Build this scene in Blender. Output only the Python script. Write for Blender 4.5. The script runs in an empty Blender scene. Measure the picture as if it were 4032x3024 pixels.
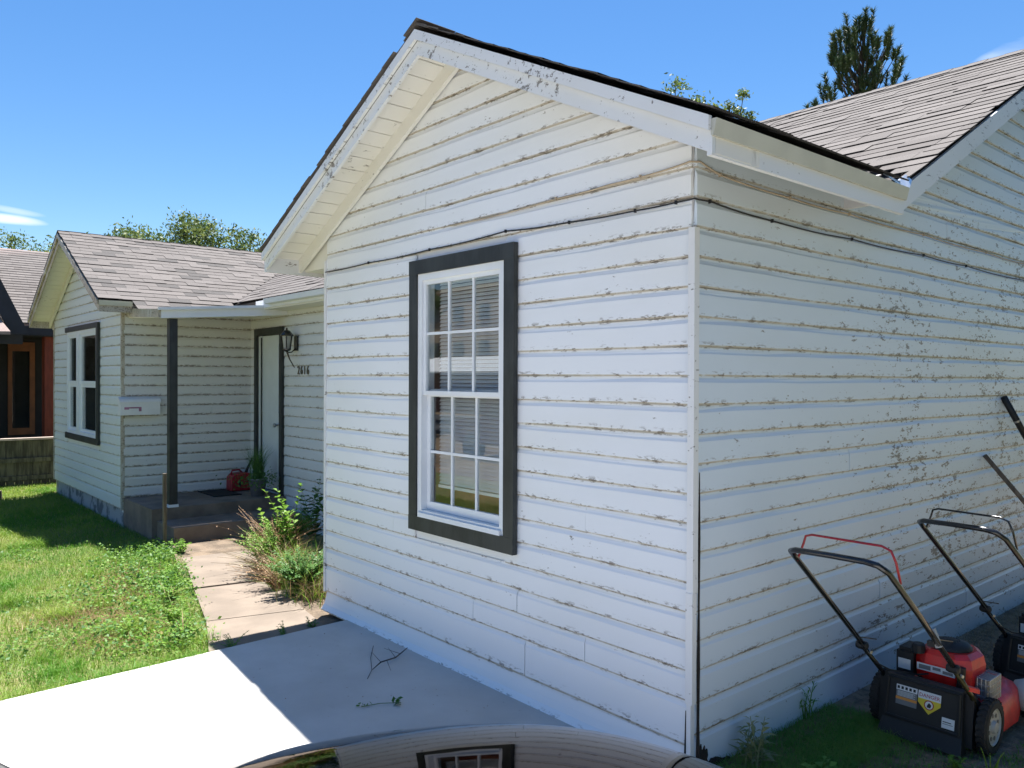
import bpy, math, random
import numpy as np
from mathutils import Vector, Matrix
random.seed(7); RNG = np.random.default_rng(11)
SC = bpy.context.scene; COL = SC.collection
V = Vector; R = math.radians
# ------------------------------------------------------------------ camera, sky, sun, exposure
# axes: X = along the gable wall (0 at the house corner, minus to the left), Y = along the right wall, Z up
cd = bpy.data.cameras.new('camera'); cam = bpy.data.objects.new('camera', cd); COL.objects.link(cam)
cd.sensor_width = 36; cd.lens = 28.04; cd.clip_end = 2000; cd.clip_start = .05
rt, up, fw = V((.6519, .7583, .0039)), V((-.0081, .0019, 1)), V((-.7583, .6519, -.0073))
rt.normalize(); up = (up - rt*up.dot(rt)).normalized(); bk = rt.cross(up)
cam.matrix_world = Matrix(((rt.x, up.x, bk.x, 2.285), (rt.y, up.y, bk.y, -3.081), (rt.z, up.z, bk.z, 1.86), (0, 0, 0, 1)))
SC.camera = cam
SUN = V((-.665, .66, 2.95)).normalized()
w = bpy.data.worlds.new('World'); SC.world = w; w.use_nodes = True
nt = w.node_tree; N, L = nt.nodes, nt.links; N.clear()
wo = N.new('ShaderNodeOutputWorld'); bg = N.new('ShaderNodeBackground'); bg.inputs[1].default_value = .07
sky = N.new('ShaderNodeTexSky'); sky.sky_type = 'NISHITA'; sky.sun_disc = False
sky.sun_elevation = math.asin(SUN.z); sky.sun_rotation = math.atan2(SUN.x, SUN.y)
sky.air_density = 1.0; sky.dust_density = .25; sky.ozone_density = 2.2
def nd(nt, t, **k):
    n = nt.nodes.new(t)
    for a, b in k.items(): setattr(n, a, b)
    return n
def mth(nt, op, a, b=None, clamp=False):
    n = nt.nodes.new('ShaderNodeMath'); n.operation = op; n.use_clamp = clamp
    for i, x in enumerate((a, b)):
        if x is None: continue
        if isinstance(x, (int, float)): n.inputs[i].default_value = x
        else: nt.links.new(x, n.inputs[i])
    return n.outputs[0]
hs = nd(nt, 'ShaderNodeHueSaturation'); hs.inputs['Hue'].default_value = .503; hs.inputs['Saturation'].default_value = 1.30; hs.inputs['Value'].default_value = .70
L.new(sky.outputs[0], hs.inputs['Color'])
tc = nd(nt, 'ShaderNodeTexCoord'); cloud = None
def streak(px, py, wx, wy, amp, tilt=0., sc=9):
    global cloud
    d = (V((0, 0, 0)) - bk + rt*(px-2016)/3140 - up*(py-1512)/3140).normalized()
    r = d.cross(V((0, 0, 1))).normalized(); u = r.cross(d).normalized()
    r, u = r*math.cos(tilt)+u*math.sin(tilt), u*math.cos(tilt)-r*math.sin(tilt)
    def dot(v, wd):
        n = nd(nt, 'ShaderNodeVectorMath', operation='DOT_PRODUCT'); L.new(tc.outputs['Generated'], n.inputs[0]); n.inputs[1].default_value = v
        return n.outputs['Value']
    a = mth(nt, 'DIVIDE', dot(r, wx), wx/3140); b = mth(nt, 'DIVIDE', dot(u, wy), wy/3140); f = dot(d, 1)
    q = mth(nt, 'ADD', mth(nt, 'MULTIPLY', a, a), mth(nt, 'MULTIPLY', b, b))
    no = nd(nt, 'ShaderNodeTexNoise'); mp = nd(nt, 'ShaderNodeMapping'); mp.inputs['Scale'].default_value = (1, 1, 4)
    L.new(tc.outputs['Generated'], mp.inputs[0]); L.new(mp.outputs[0], no.inputs[0]); no.inputs['Scale'].default_value = sc; no.inputs['Detail'].default_value = 6
    m = mth(nt, 'SUBTRACT', mth(nt, 'ADD', 1.0, mth(nt, 'MULTIPLY', mth(nt, 'SUBTRACT', no.outputs[0], .5), 2.2)), q, True)
    m = mth(nt, 'MULTIPLY', mth(nt, 'MULTIPLY', m, amp), mth(nt, 'GREATER_THAN', f, .5), True)
    cloud = m if cloud is None else mth(nt, 'ADD', cloud, m, True)
streak(0, 858, 125, 17, .75, -.04); streak(20, 822, 110, 12, .35, -.1); streak(3880, 270, 190, 45, .3, .42, 14); streak(3720, 330, 200, 25, .16, .45, 14)
mx = nd(nt, 'ShaderNodeMix', data_type='RGBA'); L.new(cloud, mx.inputs['Factor']); L.new(hs.outputs[0], mx.inputs['A']); mx.inputs['B'].default_value = (4.9, 5.2, 5.8, 1)
L.new(mx.outputs['Result'], bg.inputs[0]); L.new(bg.outputs[0], wo.inputs[0])
sd = bpy.data.lights.new('sun', 'SUN'); sd.energy = 4.2; sd.angle = R(.53); sd.color = (1, .975, .935)
so = bpy.data.objects.new('sun', sd); so.rotation_euler = SUN.to_track_quat('Z', 'Y').to_euler(); so.location = (0, 0, 20); COL.objects.link(so)
SC.view_settings.view_transform = 'Standard'; SC.view_settings.look = 'None'; SC.view_settings.gamma = 1; SC.view_settings.exposure = 1.82
SC.render.engine = 'CYCLES'; SC.cycles.max_bounces = 8; SC.cycles.transparent_max_bounces = 24

# ------------------------------------------------------------------ materials
MATS = {}
def base(name):
    m = bpy.data.materials.new(name); m.use_nodes = True; nt = m.node_tree
    return m, nt, nt.nodes['Principled BSDF']
def pos(nt, sc=(1, 1, 1), obj=False):
    g = nd(nt, 'ShaderNodeTexCoord') if obj else nd(nt, 'ShaderNodeNewGeometry')
    mp = nd(nt, 'ShaderNodeMapping'); mp.inputs['Scale'].default_value = sc
    nt.links.new(g.outputs['Object' if obj else 'Position'], mp.inputs[0]); return mp.outputs[0]
def noise(nt, vec, scale, detail=3, rough=.55, dist=0):
    n = nd(nt, 'ShaderNodeTexNoise'); nt.links.new(vec, n.inputs[0]); n.inputs['Scale'].default_value = scale
    n.inputs['Detail'].default_value = detail; n.inputs['Roughness'].default_value = rough; n.inputs['Distortion'].default_value = dist
    return n.outputs[0]
def sstep(nt, x, a, b):
    n = nd(nt, 'ShaderNodeMapRange', interpolation_type='SMOOTHSTEP'); nt.links.new(x, n.inputs[0])
    n.inputs[1].default_value = a; n.inputs[2].default_value = b; return n.outputs[0]
def mix(nt, f, a, b, mode='MIX'):
    n = nd(nt, 'ShaderNodeMix', data_type='RGBA', blend_type=mode)
    for s, x in (('Factor', f), ('A', a), ('B', b)):
        if isinstance(x, (int, float)): n.inputs[s].default_value = x
        elif isinstance(x, tuple): n.inputs[s].default_value = (*x[:3], 1)
        else: nt.links.new(x, n.inputs[s])
    return n.outputs['Result']
def bump(nt, h, st, dist, bs):
    b = nd(nt, 'ShaderNodeBump'); b.inputs['Strength'].default_value = st; b.inputs['Distance'].default_value = dist
    nt.links.new(h, b.inputs['Height']); nt.links.new(b.outputs[0], bs.inputs['Normal'])
def M(name, col, rough=.6, metal=0., var=.25, scale=5., bmp=.15, bscale=60., sc=(1, 1, 1), col2=None, coat=0., obj=False, thr=(.35, .65), bd=.004):
    if name in MATS: return MATS[name]
    m, nt, bs = base(name); p = pos(nt, sc, obj)
    n = noise(nt, p, scale, 5); c2 = col2 or tuple(c*(1-var) for c in col)
    nt.links.new(mix(nt, sstep(nt, n, *thr), c2, col), bs.inputs['Base Color'])
    bs.inputs['Roughness'].default_value = rough; bs.inputs['Metallic'].default_value = metal; bs.inputs['Coat Weight'].default_value = coat
    if bmp: bump(nt, noise(nt, p, bscale, 3), bmp, bd, bs)
    MATS[name] = m; return m
def paint(name, peel=.0, dirt=.5, axis='x', hot=None, lap=True, base_c=(.80, .815, .835)):
    """weathered white paint: chips that show grey wood, grime along the laps"""
    m, nt, bs = base(name)
    st = (.45, 1, 1.3) if axis == 'x' else (1, .45, 1.3)
    p = pos(nt, st); chips = mth(nt, 'ADD', mth(nt, 'MULTIPLY', noise(nt, p, 24, 6, .7), .75), mth(nt, 'MULTIPLY', noise(nt, p, 85, 3, .6), .25)); reg = noise(nt, p, 1.7, 4, .62)
    v = mth(nt, 'ADD', mth(nt, 'MULTIPLY', reg, .34), chips)
    if hot:
        g = nd(nt, 'ShaderNodeNewGeometry'); d = nd(nt, 'ShaderNodeVectorMath', operation='DISTANCE'); nt.links.new(g.outputs['Position'], d.inputs[0]); d.inputs[1].default_value = hot[:3]
        v = mth(nt, 'ADD', v, mth(nt, 'MULTIPLY', sstep(nt, d.outputs['Value'], hot[3], 0.), hot[4]))
    t = .865 - peel
    if lap:
        uv0 = nd(nt, 'ShaderNodeUVMap'); s0 = nd(nt, 'ShaderNodeSeparateXYZ'); nt.links.new(uv0.outputs[0], s0.inputs[0])
        v = mth(nt, 'ADD', v, mth(nt, 'MULTIPLY', sstep(nt, s0.outputs[1], .35, .0), .035))
    ch = sstep(nt, v, t, t+.018)
    uv = nd(nt, 'ShaderNodeUVMap'); sp = nd(nt, 'ShaderNodeSeparateXYZ'); nt.links.new(uv.outputs[0], sp.inputs[0]); vv = sp.outputs[1]
    blot = noise(nt, pos(nt, st), 1.1, 4); stain = sstep(nt, blot, .42, .75)
    col = mix(nt, stain, base_c, tuple(c*k for c, k in zip(base_c, (.95, .94, .90))))
    if lap:
        edge = mth(nt, 'ADD', sstep(nt, vv, .075, .03), mth(nt, 'MULTIPLY', sstep(nt, vv, .965, 1.0), .7), True)
        ln = noise(nt, pos(nt, (1, 1, .4)), 7, 5, .7); ln2 = noise(nt, pos(nt, (.4, 1, 1.4) if axis == 'x' else (1, .4, 1.4)), 50, 4, .72)
        col = mix(nt, mth(nt, 'MULTIPLY', edge, mth(nt, 'MULTIPLY', sstep(nt, ln, .2, .5), .55+.5*dirt, True), True), col, (.43, .375, .29))
        e2 = mth(nt, 'ADD', sstep(nt, vv, .26, .01), sstep(nt, vv, .9, 1.0), True)
        dk = mth(nt, 'MULTIPLY', e2, sstep(nt, mth(nt, 'ADD', ln2, mth(nt, 'MULTIPLY', ln, .5)), (.895-.11*dirt), (.93-.10*dirt)), True)
        col = mix(nt, mth(nt, 'MULTIPLY', dk, .85), col, (.12, .09, .06))
    woodc = mix(nt, noise(nt, pos(nt, (3, 3, 30) if axis else (1, 1, 1)), 8, 3), (.085, .072, .06), (.27, .24, .20))
    col = mix(nt, mth(nt, 'MULTIPLY', ch, .9), col, woodc)
    nt.links.new(col, bs.inputs['Base Color']); bs.inputs['Roughness'].default_value = .42
    h = mth(nt, 'SUBTRACT', mth(nt, 'MULTIPLY', noise(nt, p, 9, 4), .9), mth(nt, 'MULTIPLY', ch, .6))
    bump(nt, h, .35, .004, bs); MATS[name] = m; return m
P_FRONT = paint('paint_gable_wall', .03, .8, 'x')
P_SIDE = paint('paint_side_wall', .042, .8, 'y', (0, 3.5, 1.5, 3.3, .105), base_c=(.66, .735, .81))  # white base made darker and bluer: this wall's shade is in the paint
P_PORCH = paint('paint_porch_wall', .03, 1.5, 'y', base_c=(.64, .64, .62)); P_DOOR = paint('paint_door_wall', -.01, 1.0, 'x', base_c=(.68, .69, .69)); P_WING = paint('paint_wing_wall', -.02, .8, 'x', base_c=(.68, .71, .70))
P_TRIM = paint('paint_trim', .085, .3, 'x', lap=False, base_c=(.74, .74, .74)); P_RAKE = paint('paint_rake', .105, .3, 'y', lap=False, base_c=(.70, .71, .71))
P_SOFF = paint('paint_soffit', .05, .4, 'y', lap=False, base_c=(.74, .72, .66))
P_BACK = paint('paint_plain', .0, .3, 'x', lap=False)
DRIP = M('drip_edge_metal', (.50, .50, .43), .45, var=.1, bmp=0)
SHT = [M('shingle_tone_%s' % 'abcd'[i], c, .93, scale=260, var=.35, bmp=.6, bscale=400, thr=(.3, .7)) for i, c in enumerate([(.136, .120, .111), (.116, .101, .093), (.156, .138, .128), (.084, .076, .071)])]
SHDK = M('shingle_edge', (.03, .027, .026), .95)
DECK = M('roof_felt', (.05, .043, .04), .95)
CHAR = M('charcoal_trim_paint', (.034, .038, .036), .55, var=.45, scale=9, sc=(1, 1, .4), bmp=.35, bscale=45)
VINYL = M('white_vinyl', (.76, .78, .80), .35, var=.05, bmp=0)
def slabmat():
    m, nt, bs = base('slab_concrete'); p = pos(nt)
    a = sstep(nt, noise(nt, p, 1.3, 6, .6), .3, .72); col = mix(nt, a, (.46, .445, .415), (.57, .555, .525))
    st_ = sstep(nt, noise(nt, pos(nt, (1, 2.2, 1)), .8, 7, .7, .6), .60, .72); col = mix(nt, mth(nt, 'MULTIPLY', st_, .35), col, (.27, .24, .20))
    sp_ = sstep(nt, noise(nt, p, 26, 2, .5), .74, .77); col = mix(nt, mth(nt, 'MULTIPLY', sp_, .5), col, (.12, .10, .08))
    fine = noise(nt, p, 160, 3); col = mix(nt, mth(nt, 'MULTIPLY', fine, .18), col, (.25, .24, .22))
    nt.links.new(col, bs.inputs['Base Color']); bs.inputs['Roughness'].default_value = .88; bump(nt, mth(nt, 'ADD', fine, noise(nt, p, 7, 4)), .35, .004, bs); return m
CONC = slabmat()
WALKC = M('walk_concrete', (.205, .162, .124), .9, scale=2.5, var=.22, bmp=.4, bscale=90)
PORC = M('porch_concrete', (.22, .17, .13), .9, scale=3, var=.35, bmp=.4, bscale=60)
FOUND = M('foundation_plaster', (.36, .37, .37), .9, scale=4, var=.6, bmp=.6, bscale=22, thr=(.42, .52))
SOILM = M('soil', (.19, .14, .095), .95, scale=6, var=.45, bmp=.8, bscale=30, bd=.03)
DRYM = M('dry_mulch', (.30, .225, .15), .95, scale=14, var=.5, bmp=1, bscale=60, bd=.02)
BLK = M('black_plastic', (.013, .0135, .014), .6, var=.3, bmp=.15, bscale=90)
TUBEB = M('black_tube_paint', (.012, .012, .013), .25, var=.1, bmp=0, coat=.3)
RED = M('mower_red', (.70, .012, .010), .42, var=.3, scale=14, bmp=.05, coat=.15)
SILV = M('grey_metal', (.45, .45, .44), .4, .7, var=.2, bmp=0)
HUBM = M('hub_grey_plastic', (.42, .42, .41), .5, var=.12, bmp=0)
RUB = M('tyre_rubber', (.025, .024, .023), .85, var=.3)
WOOD = M('weathered_wood', (.20, .15, .105), .85, scale=3, sc=(9, 9, 1), var=.5, bmp=.4, bscale=20)
FENCEM = M('old_fence_wood', (.105, .105, .072), .9, scale=3, sc=(7, 7, .8), var=.6, bmp=.5, bscale=9)
CAPM = M('fence_cap_wood', (.52, .42, .36), .8, var=.25)
ROT = M('rotten_wood', (.035, .026, .02), .95, var=.5, bmp=1, bscale=30, bd=.02)
CABLK = M('black_cable', (.012, .012, .014), .5, bmp=0); CABE = M('beige_cable', (.50, .40, .28), .6, bmp=0)
GASR = M('gas_can_red', (.30, .012, .02), .4, var=.15, bmp=0)
POTM = M('plant_pot_grey', (.16, .17, .20), .55, var=.2); MATM = M('doormat_black', (.012, .012, .012), .95, bmp=.8)
NBLK = M('neighbour_black_wall', (.02, .022, .022), .8, var=.3); NFAS = M('neighbour_dark_fascia', (.018, .022, .032), .7); NRED = M('cedar_red_column', (.19, .035, .014), .7, scale=4, sc=(6, 6, 1), var=.3)
NORG = M('orange_wood_frame', (.22, .08, .025), .6); NROOF = M('neighbour_roof', (.30, .23, .21), .95, scale=40, sc=(1, 1, 3), var=.3)
BARK = M('bark', (.10, .075, .055), .95, scale=4, sc=(4, 4, 1), var=.5, bmp=.8, bscale=14, bd=.03)
TANB = M('tan_render', (.48, .38, .27), .9, var=.1); WROOF = M('white_sheet_roof', (.75, .76, .78), .5, var=.05)
ROAD = M('asphalt', (.055, .055, .057), .9, var=.2)
INT = M('room_plaster', (.32, .28, .25), .9, var=.1); SLATM = M('blind_slat', (.66, .66, .67), .5, var=.03, bmp=0)
MAROON = M('maroon_paint', (.11, .012, .018), .3, coat=.6, bmp=0)
YEL = M('label_yellow', (.62, .50, .03), .5, bmp=0, var=.05); ORG = M('label_orange', (.62, .25, .04), .5, bmp=0, var=.05); LWH = M('label_white', (.62, .66, .68), .45, bmp=0, var=.05); LGR = M('label_grey', (.16, .17, .18), .5, bmp=0)
INKB = M('ink_black', (.01, .01, .01), .5, bmp=0); INKR = M('ink_red', (.35, .02, .02), .5, bmp=0); INKM = M('ink_faded_magenta', (.40, .18, .28), .7, bmp=0)
def leafmat(name, c, c2, tr=.35, scale=7):
    m, nt, bs = base(name); out = nt.nodes['Material Output']
    n = noise(nt, pos(nt), scale, 3); n2 = noise(nt, pos(nt), scale*12, 2)
    col = mix(nt, sstep(nt, mth(nt, 'ADD', mth(nt, 'MULTIPLY', n, .6), mth(nt, 'MULTIPLY', n2, .4)), .38, .62), c, c2)
    nt.links.new(col, bs.inputs['Base Color']); bs.inputs['Roughness'].default_value = .55; bs.inputs['Specular IOR Level'].default_value = .35
    t = nd(nt, 'ShaderNodeBsdfTranslucent'); nt.links.new(col, t.inputs[0])
    ms = nd(nt, 'ShaderNodeMixShader'); ms.inputs[0].default_value = tr
    nt.links.new(bs.outputs[0], ms.inputs[1]); nt.links.new(t.outputs[0], ms.inputs[2]); nt.links.new(ms.outputs[0], out.inputs[0])
    MATS[name] = m; return m
GR = leafmat('lawn_blades', (.085, .25, .018), (.28, .37, .06), .45, .9); GR2 = leafmat('lawn_blades_dry', (.44, .37, .16), (.33, .33, .10), .3, 2)
GRS = leafmat('shade_grass', (.10, .27, .045), (.20, .34, .07), .3, 3)
CLO = leafmat('weed_leaves', (.11, .25, .025), (.20, .33, .05), .4, 6); CLO2 = leafmat('weed_leaves_deep', (.06, .16, .035), (.11, .22, .05), .35, 6)
DRYS = leafmat('dry_stalks', (.24, .13, .06), (.36, .23, .12), .2, 9); STRAW = leafmat('straw', (.28, .21, .12), (.40, .31, .18), .2, 9)
TL = leafmat('tree_leaves', (.06, .11, .03), (.13, .18, .05), .35, .8); TL2 = leafmat('tree_leaves_yellow', (.14, .19, .04), (.20, .24, .07), .4, .8)
PINE = leafmat('pine_needles', (.025, .06, .025), (.075, .11, .035), .15, 1.5); LAN = leafmat('woolly_leaves', (.20, .27, .12), (.34, .36, .2), .3, 20)
def glassmat(name, tint, f0=.06):
    m, nt, bs = base(name); out = nt.nodes['Material Output']; nt.nodes.remove(bs)
    tr = nd(nt, 'ShaderNodeBsdfTransparent'); tr.inputs[0].default_value = (*tint, 1); gl = nd(nt, 'ShaderNodeBsdfGlossy'); gl.inputs['Roughness'].default_value = .01
    g = nd(nt, 'ShaderNodeNewGeometry'); dt = nd(nt, 'ShaderNodeVectorMath', operation='DOT_PRODUCT'); nt.links.new(g.outputs['Incoming'], dt.inputs[0]); nt.links.new(g.outputs['Normal'], dt.inputs[1])
    c = mth(nt, 'SUBTRACT', 1.0, mth(nt, 'ABSOLUTE', dt.outputs['Value']), True); f = mth(nt, 'ADD', mth(nt, 'MULTIPLY', mth(nt, 'POWER', c, 4.0), .9), f0, True)
    ms = nd(nt, 'ShaderNodeMixShader'); nt.links.new(f, ms.inputs[0]); nt.links.new(tr.outputs[0], ms.inputs[1]); nt.links.new(gl.outputs[0], ms.inputs[2]); nt.links.new(ms.outputs[0], out.inputs[0])
    MATS[name] = m; return m
GLASS = glassmat('window_glass', (.93, .95, .94), .06)
m, nt2, bs = base('car_paint'); CARP = m
bs.inputs['Base Color'].default_value = (.19, .178, .175, 1); bs.inputs['Metallic'].default_value = 1; bs.inputs['Roughness'].default_value = .03; bs.inputs['Specular Tint'].default_value = (.42, .40, .395, 1)
n_ = noise(nt2, pos(nt2), 5, 2); bump(nt2, n_, .06, .01, bs)

# ------------------------------------------------------------------ mesh helpers
class MB:
    def __init__(s): s.v, s.f, s.m, s.uv = [], [], [], {}
    def face(s, idx, mi=0, uv=None):
        if uv: s.uv[len(s.f)] = uv
        s.f.append(tuple(idx)); s.m.append(mi)
    def pts(s, ps): n = len(s.v); s.v += [tuple(p) for p in ps]; return list(range(n, n+len(ps)))
    def hexa(s, p, mi=0):      # 8 points: bottom ring 4, top ring 4
        i = s.pts(p)
        for q in ((3, 2, 1, 0), (4, 5, 6, 7), (0, 1, 5, 4), (1, 2, 6, 5), (2, 3, 7, 6), (3, 0, 4, 7)): s.face([i[k] for k in q], mi)
        return s
    def box(s, lo, hi, mi=0):
        (a, b, c), (d, e, f) = lo, hi
        return s.hexa([(a, b, c), (d, b, c), (d, e, c), (a, e, c), (a, b, f), (d, b, f), (d, e, f), (a, e, f)], mi)
    def obox(s, c, ax, h, mi=0):
        c = V(c); A = [V(a).normalized()*k for a, k in zip(ax, h)]
        return s.hexa([c+A[0]*i+A[1]*j+A[2]*k for k in (-1, 1) for i, j in ((-1, -1), (1, -1), (1, 1), (-1, 1))], mi)
    def prism(s, poly, ex, mi=0):    # 3D polygon extruded by vector
        ex = V(ex); n = len(poly); a = s.pts([V(p) for p in poly]); b = s.pts([V(p)+ex for p in poly])
        s.face(a[::-1], mi); s.face(b, mi)
        for i in range(n): s.face([a[i], a[(i+1) % n], b[(i+1) % n], b[i]], mi)
        return s
    def tube(s, P, r, n=8, mi=0, cap=True):
        P = [V(p) for p in P]; rs = r if isinstance(r, (list, tuple)) else [r]*len(P); prev = None; up_ = None
        for k, p in enumerate(P):
            t = (P[min(k+1, len(P)-1)]-P[max(k-1, 0)]).normalized()
            if up_ is None: up_ = t.orthogonal().normalized()
            up_ = (up_-t*up_.dot(t)).normalized(); sd_ = t.cross(up_)
            ring = s.pts([p+(up_*math.cos(2*math.pi*j/n)+sd_*math.sin(2*math.pi*j/n))*rs[k] for j in range(n)])
            if prev:
                for j in range(n): s.face([prev[j], prev[(j+1) % n], ring[(j+1) % n], ring[j]], mi)
            elif cap: s.face(ring[::-1], mi)
            prev = ring
        if cap: s.face(prev, mi)
        return s
    def lathe(s, c, prof, n=20, ax=(0, 0, 1), mi=0, cap=True):   # prof [(r, h)]
        c = V(c); a = V(ax).normalized(); u = a.orthogonal().normalized(); w_ = a.cross(u); prev = None
        for r, h in prof:
            ring = s.pts([c+a*h+(u*math.cos(2*math.pi*j/n)+w_*math.sin(2*math.pi*j/n))*r for j in range(n)])
            if prev:
                for j in range(n): s.face([prev[j], prev[(j+1) % n], ring[(j+1) % n], ring[j]], mi)
            elif cap: s.face(ring[::-1], mi)
            prev = ring
        if cap: s.face(prev, mi)
        return s
WL = {}
def origin(p): return WL.get(p.name, V((0, 0, 0))) if p else V((0, 0, 0))
def put(o, parent, wloc):
    o.parent = parent; o.location = wloc-origin(parent); WL[o.name] = wloc; COL.objects.link(o); return o
def tag(o, label=None, cat=None, group=None, kind=None):
    for k, x in (('label', label), ('category', cat), ('group', group), ('kind', kind)):
        if x: o[k] = x
    return o
def obj(name, mb, mats, parent=None, smooth=False, local=False, origin_at=None, **t):
    if isinstance(mats, bpy.types.Material): mats = [mats]
    me = bpy.data.meshes.new(name); vs = np.array(mb.v, dtype=float)
    c = V((0, 0, 0)) if local else (V(origin_at) if origin_at else V(((vs.min(0)+vs.max(0))/2)))
    me.from_pydata((vs-np.array(c)).tolist(), [], mb.f)
    for m_ in mats: me.materials.append(m_)
    if len(mats) > 1: me.polygons.foreach_set('material_index', mb.m)
    if mb.uv:
        ul = me.uv_layers.new(name='UVMap')
        for fi, uvs in mb.uv.items():
            for li, q in zip(me.polygons[fi].loop_indices, uvs): ul.data[li].uv = q
    if smooth: me.polygons.foreach_set('use_smooth', [True]*len(me.polygons))
    me.update(); o = bpy.data.objects.new(name, me)
    if local: o.parent = parent; COL.objects.link(o)
    else: put(o, parent, c)
    return tag(o, **t)
def empty(name, loc, rz=0, **t):
    o = bpy.data.objects.new(name, None); o.empty_display_size = .2; o.rotation_euler = (0, 0, rz); put(o, None, V(loc)); return tag(o, **t)
def copytree(o, parent=None):
    c = o.copy(); COL.objects.link(c); c.parent = parent
    for ch in o.children: copytree(ch, c)
    return c
def npmesh(name, verts, faces_n, mats, mi=None, parent=None, org=(0, 0, 0), **t):
    """verts (N,3) world; faces_n = verts per face, consecutive"""
    n = len(verts); nf = n//faces_n; me = bpy.data.meshes.new(name)
    me.vertices.add(n); me.vertices.foreach_set('co', (verts-np.array(org)).astype(np.float32).ravel())
    me.loops.add(nf*faces_n); me.loops.foreach_set('vertex_index', np.arange(nf*faces_n, dtype=np.int32))
    me.polygons.add(nf); me.polygons.foreach_set('loop_start', np.arange(0, nf*faces_n, faces_n, dtype=np.int32))
    for m_ in (mats if isinstance(mats, list) else [mats]): me.materials.append(m_)
    if mi is not None: me.polygons.foreach_set('material_index', mi.astype(np.int32))
    me.update(calc_edges=True); o = bpy.data.objects.new(name, me); put(o, parent, V(org)); return tag(o, **t)

# ------------------------------------------------------------------ ground
def sheet(name, x0, x1, y0, y1, z, mat, nx=2, ny=2, zf=None, **t):
    b = MB(); idx = {}
    for i in range(nx+1):
        for j in range(ny+1):
            x, y = x0+(x1-x0)*i/nx, y0+(y1-y0)*j/ny; idx[i, j] = b.pts([(x, y, z+(zf(x, y) if zf else 0))])[0]
    for i in range(nx):
        for j in range(ny): b.face([idx[i, j], idx[i+1, j], idx[i+1, j+1], idx[i, j+1]])
    return obj(name, b, mat, smooth=True, **t)
LAWNG = M('lawn_soil', (.17, .16, .06), .95, scale=1.2, col2=(.09, .13, .03), bmp=.8, bscale=18, bd=.03)
sheet('ground', -700, 700, -700, 700, -.30, M('reddish_dry_ground', (.20, .14, .085), .95, scale=.8, var=.35, bmp=.6, bscale=14, bd=.03), kind='structure', label='wide flat dry reddish ground reaching the horizon')
def gz(x, y):   # lawn height left of the house
    t = min(max((-x-3.2)/4.5, 0), 1); return -.05-.14*t
sheet('lawn_ground', -15.3, -3.0, -7, 3.0, 0, LAWNG, 60, 40, lambda x, y: gz(x, y)-.02+.012*math.sin(x*2.1)*math.cos(y*1.7), kind='structure', label='lawn soil sloping away left of the slab')
sheet('far_lawn', -34, -15.3, -9, 14, -.195, LAWNG, kind='structure', label='lawn behind the board fence')
sheet('dirt_strip', -.02, 2.7, -.6, 12, -.012, DRYM, 30, 80, lambda x, y: .012*math.sin(x*5)*math.sin(y*4.3), kind='structure', label='dry mulch and soil beside the right wall')
sheet('side_lawn', 2.69, 40, -.04, 40, -.02, M('shaded_yard_turf', (.075, .105, .045), .95, scale=3, var=.3, bmp=.8, bscale=20, bd=.03), 40, 40, lambda x, y: .02*math.sin(x*2)*math.cos(y*1.3), kind='structure', label='lawn to the right beyond the mulch strip')  # turf colour kept dark to cut bounce onto the right wall
b = MB().prism([(-2.86, -8.0, -.2), (8.0, -8.0, -.2), (8.0, -.03, -.2), (-3.17, -.03, -.2), (-3.075, -2.33, -.2)], (0, 0, .2)); obj('driveway', b, CONC, kind='structure', label='pale new concrete driveway slab in front of the gable wall')
sheet('street', -60, 60, -24, -15, -.28, ROAD, kind='structure', label='asphalt street behind the viewer')
sheet('wall_foot_soil', -5.2, -3.17, -.30, .6, 0, SOILM, 24, 12, lambda x, y: gz(x, y)+.006+.006*math.sin(x*9)*math.cos(y*11), kind='structure', label='bare dark soil at the foot of the gable wall left corner')
# walkway of separate slabs
PA = [(-3.19, -1.10), (-3.99, -.83), (-5.165, -.52), (-6.35, -.20), (-7.0, -.05), (-7.53, .03)]; PB = [(-3.2, -.22), (-3.8, -.10), (-5.03, .20), (-6.2, .50), (-6.9, .72), (-7.53, .95)]
wk = MB(); wk.prism([(*PA[0], -.29), (*PA[-1], -.29), (*PB[-1], -.29), (*PB[0], -.29)], (0, 0, .15)); wk = obj('walkway', wk, SOILM, kind='structure', label='tan concrete walkway from the slab to the porch steps')
for i in range(5):
    g = .012; a0, a1, b0, b1 = [V((*p, 0)) for p in (PA[i], PA[i+1], PB[i], PB[i+1])]
    da, db = (a1-a0).normalized()*g, (b1-b0).normalized()*g; z0, z1 = gz(a0.x, 0)+.028, gz(a1.x, 0)+.028
    q = [a0+da, a1-da, b1-db, b0+db]; zz = [z0, z1, z1, z0]; tw = random.uniform(-.008, .008)
    b = MB().hexa([V((p.x, p.y, -.28)) for p in q]+[V((p.x, p.y, z+tw)) for p, z in zip(q, zz)]); obj('paving_slab', b, WALKC, wk)

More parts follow.
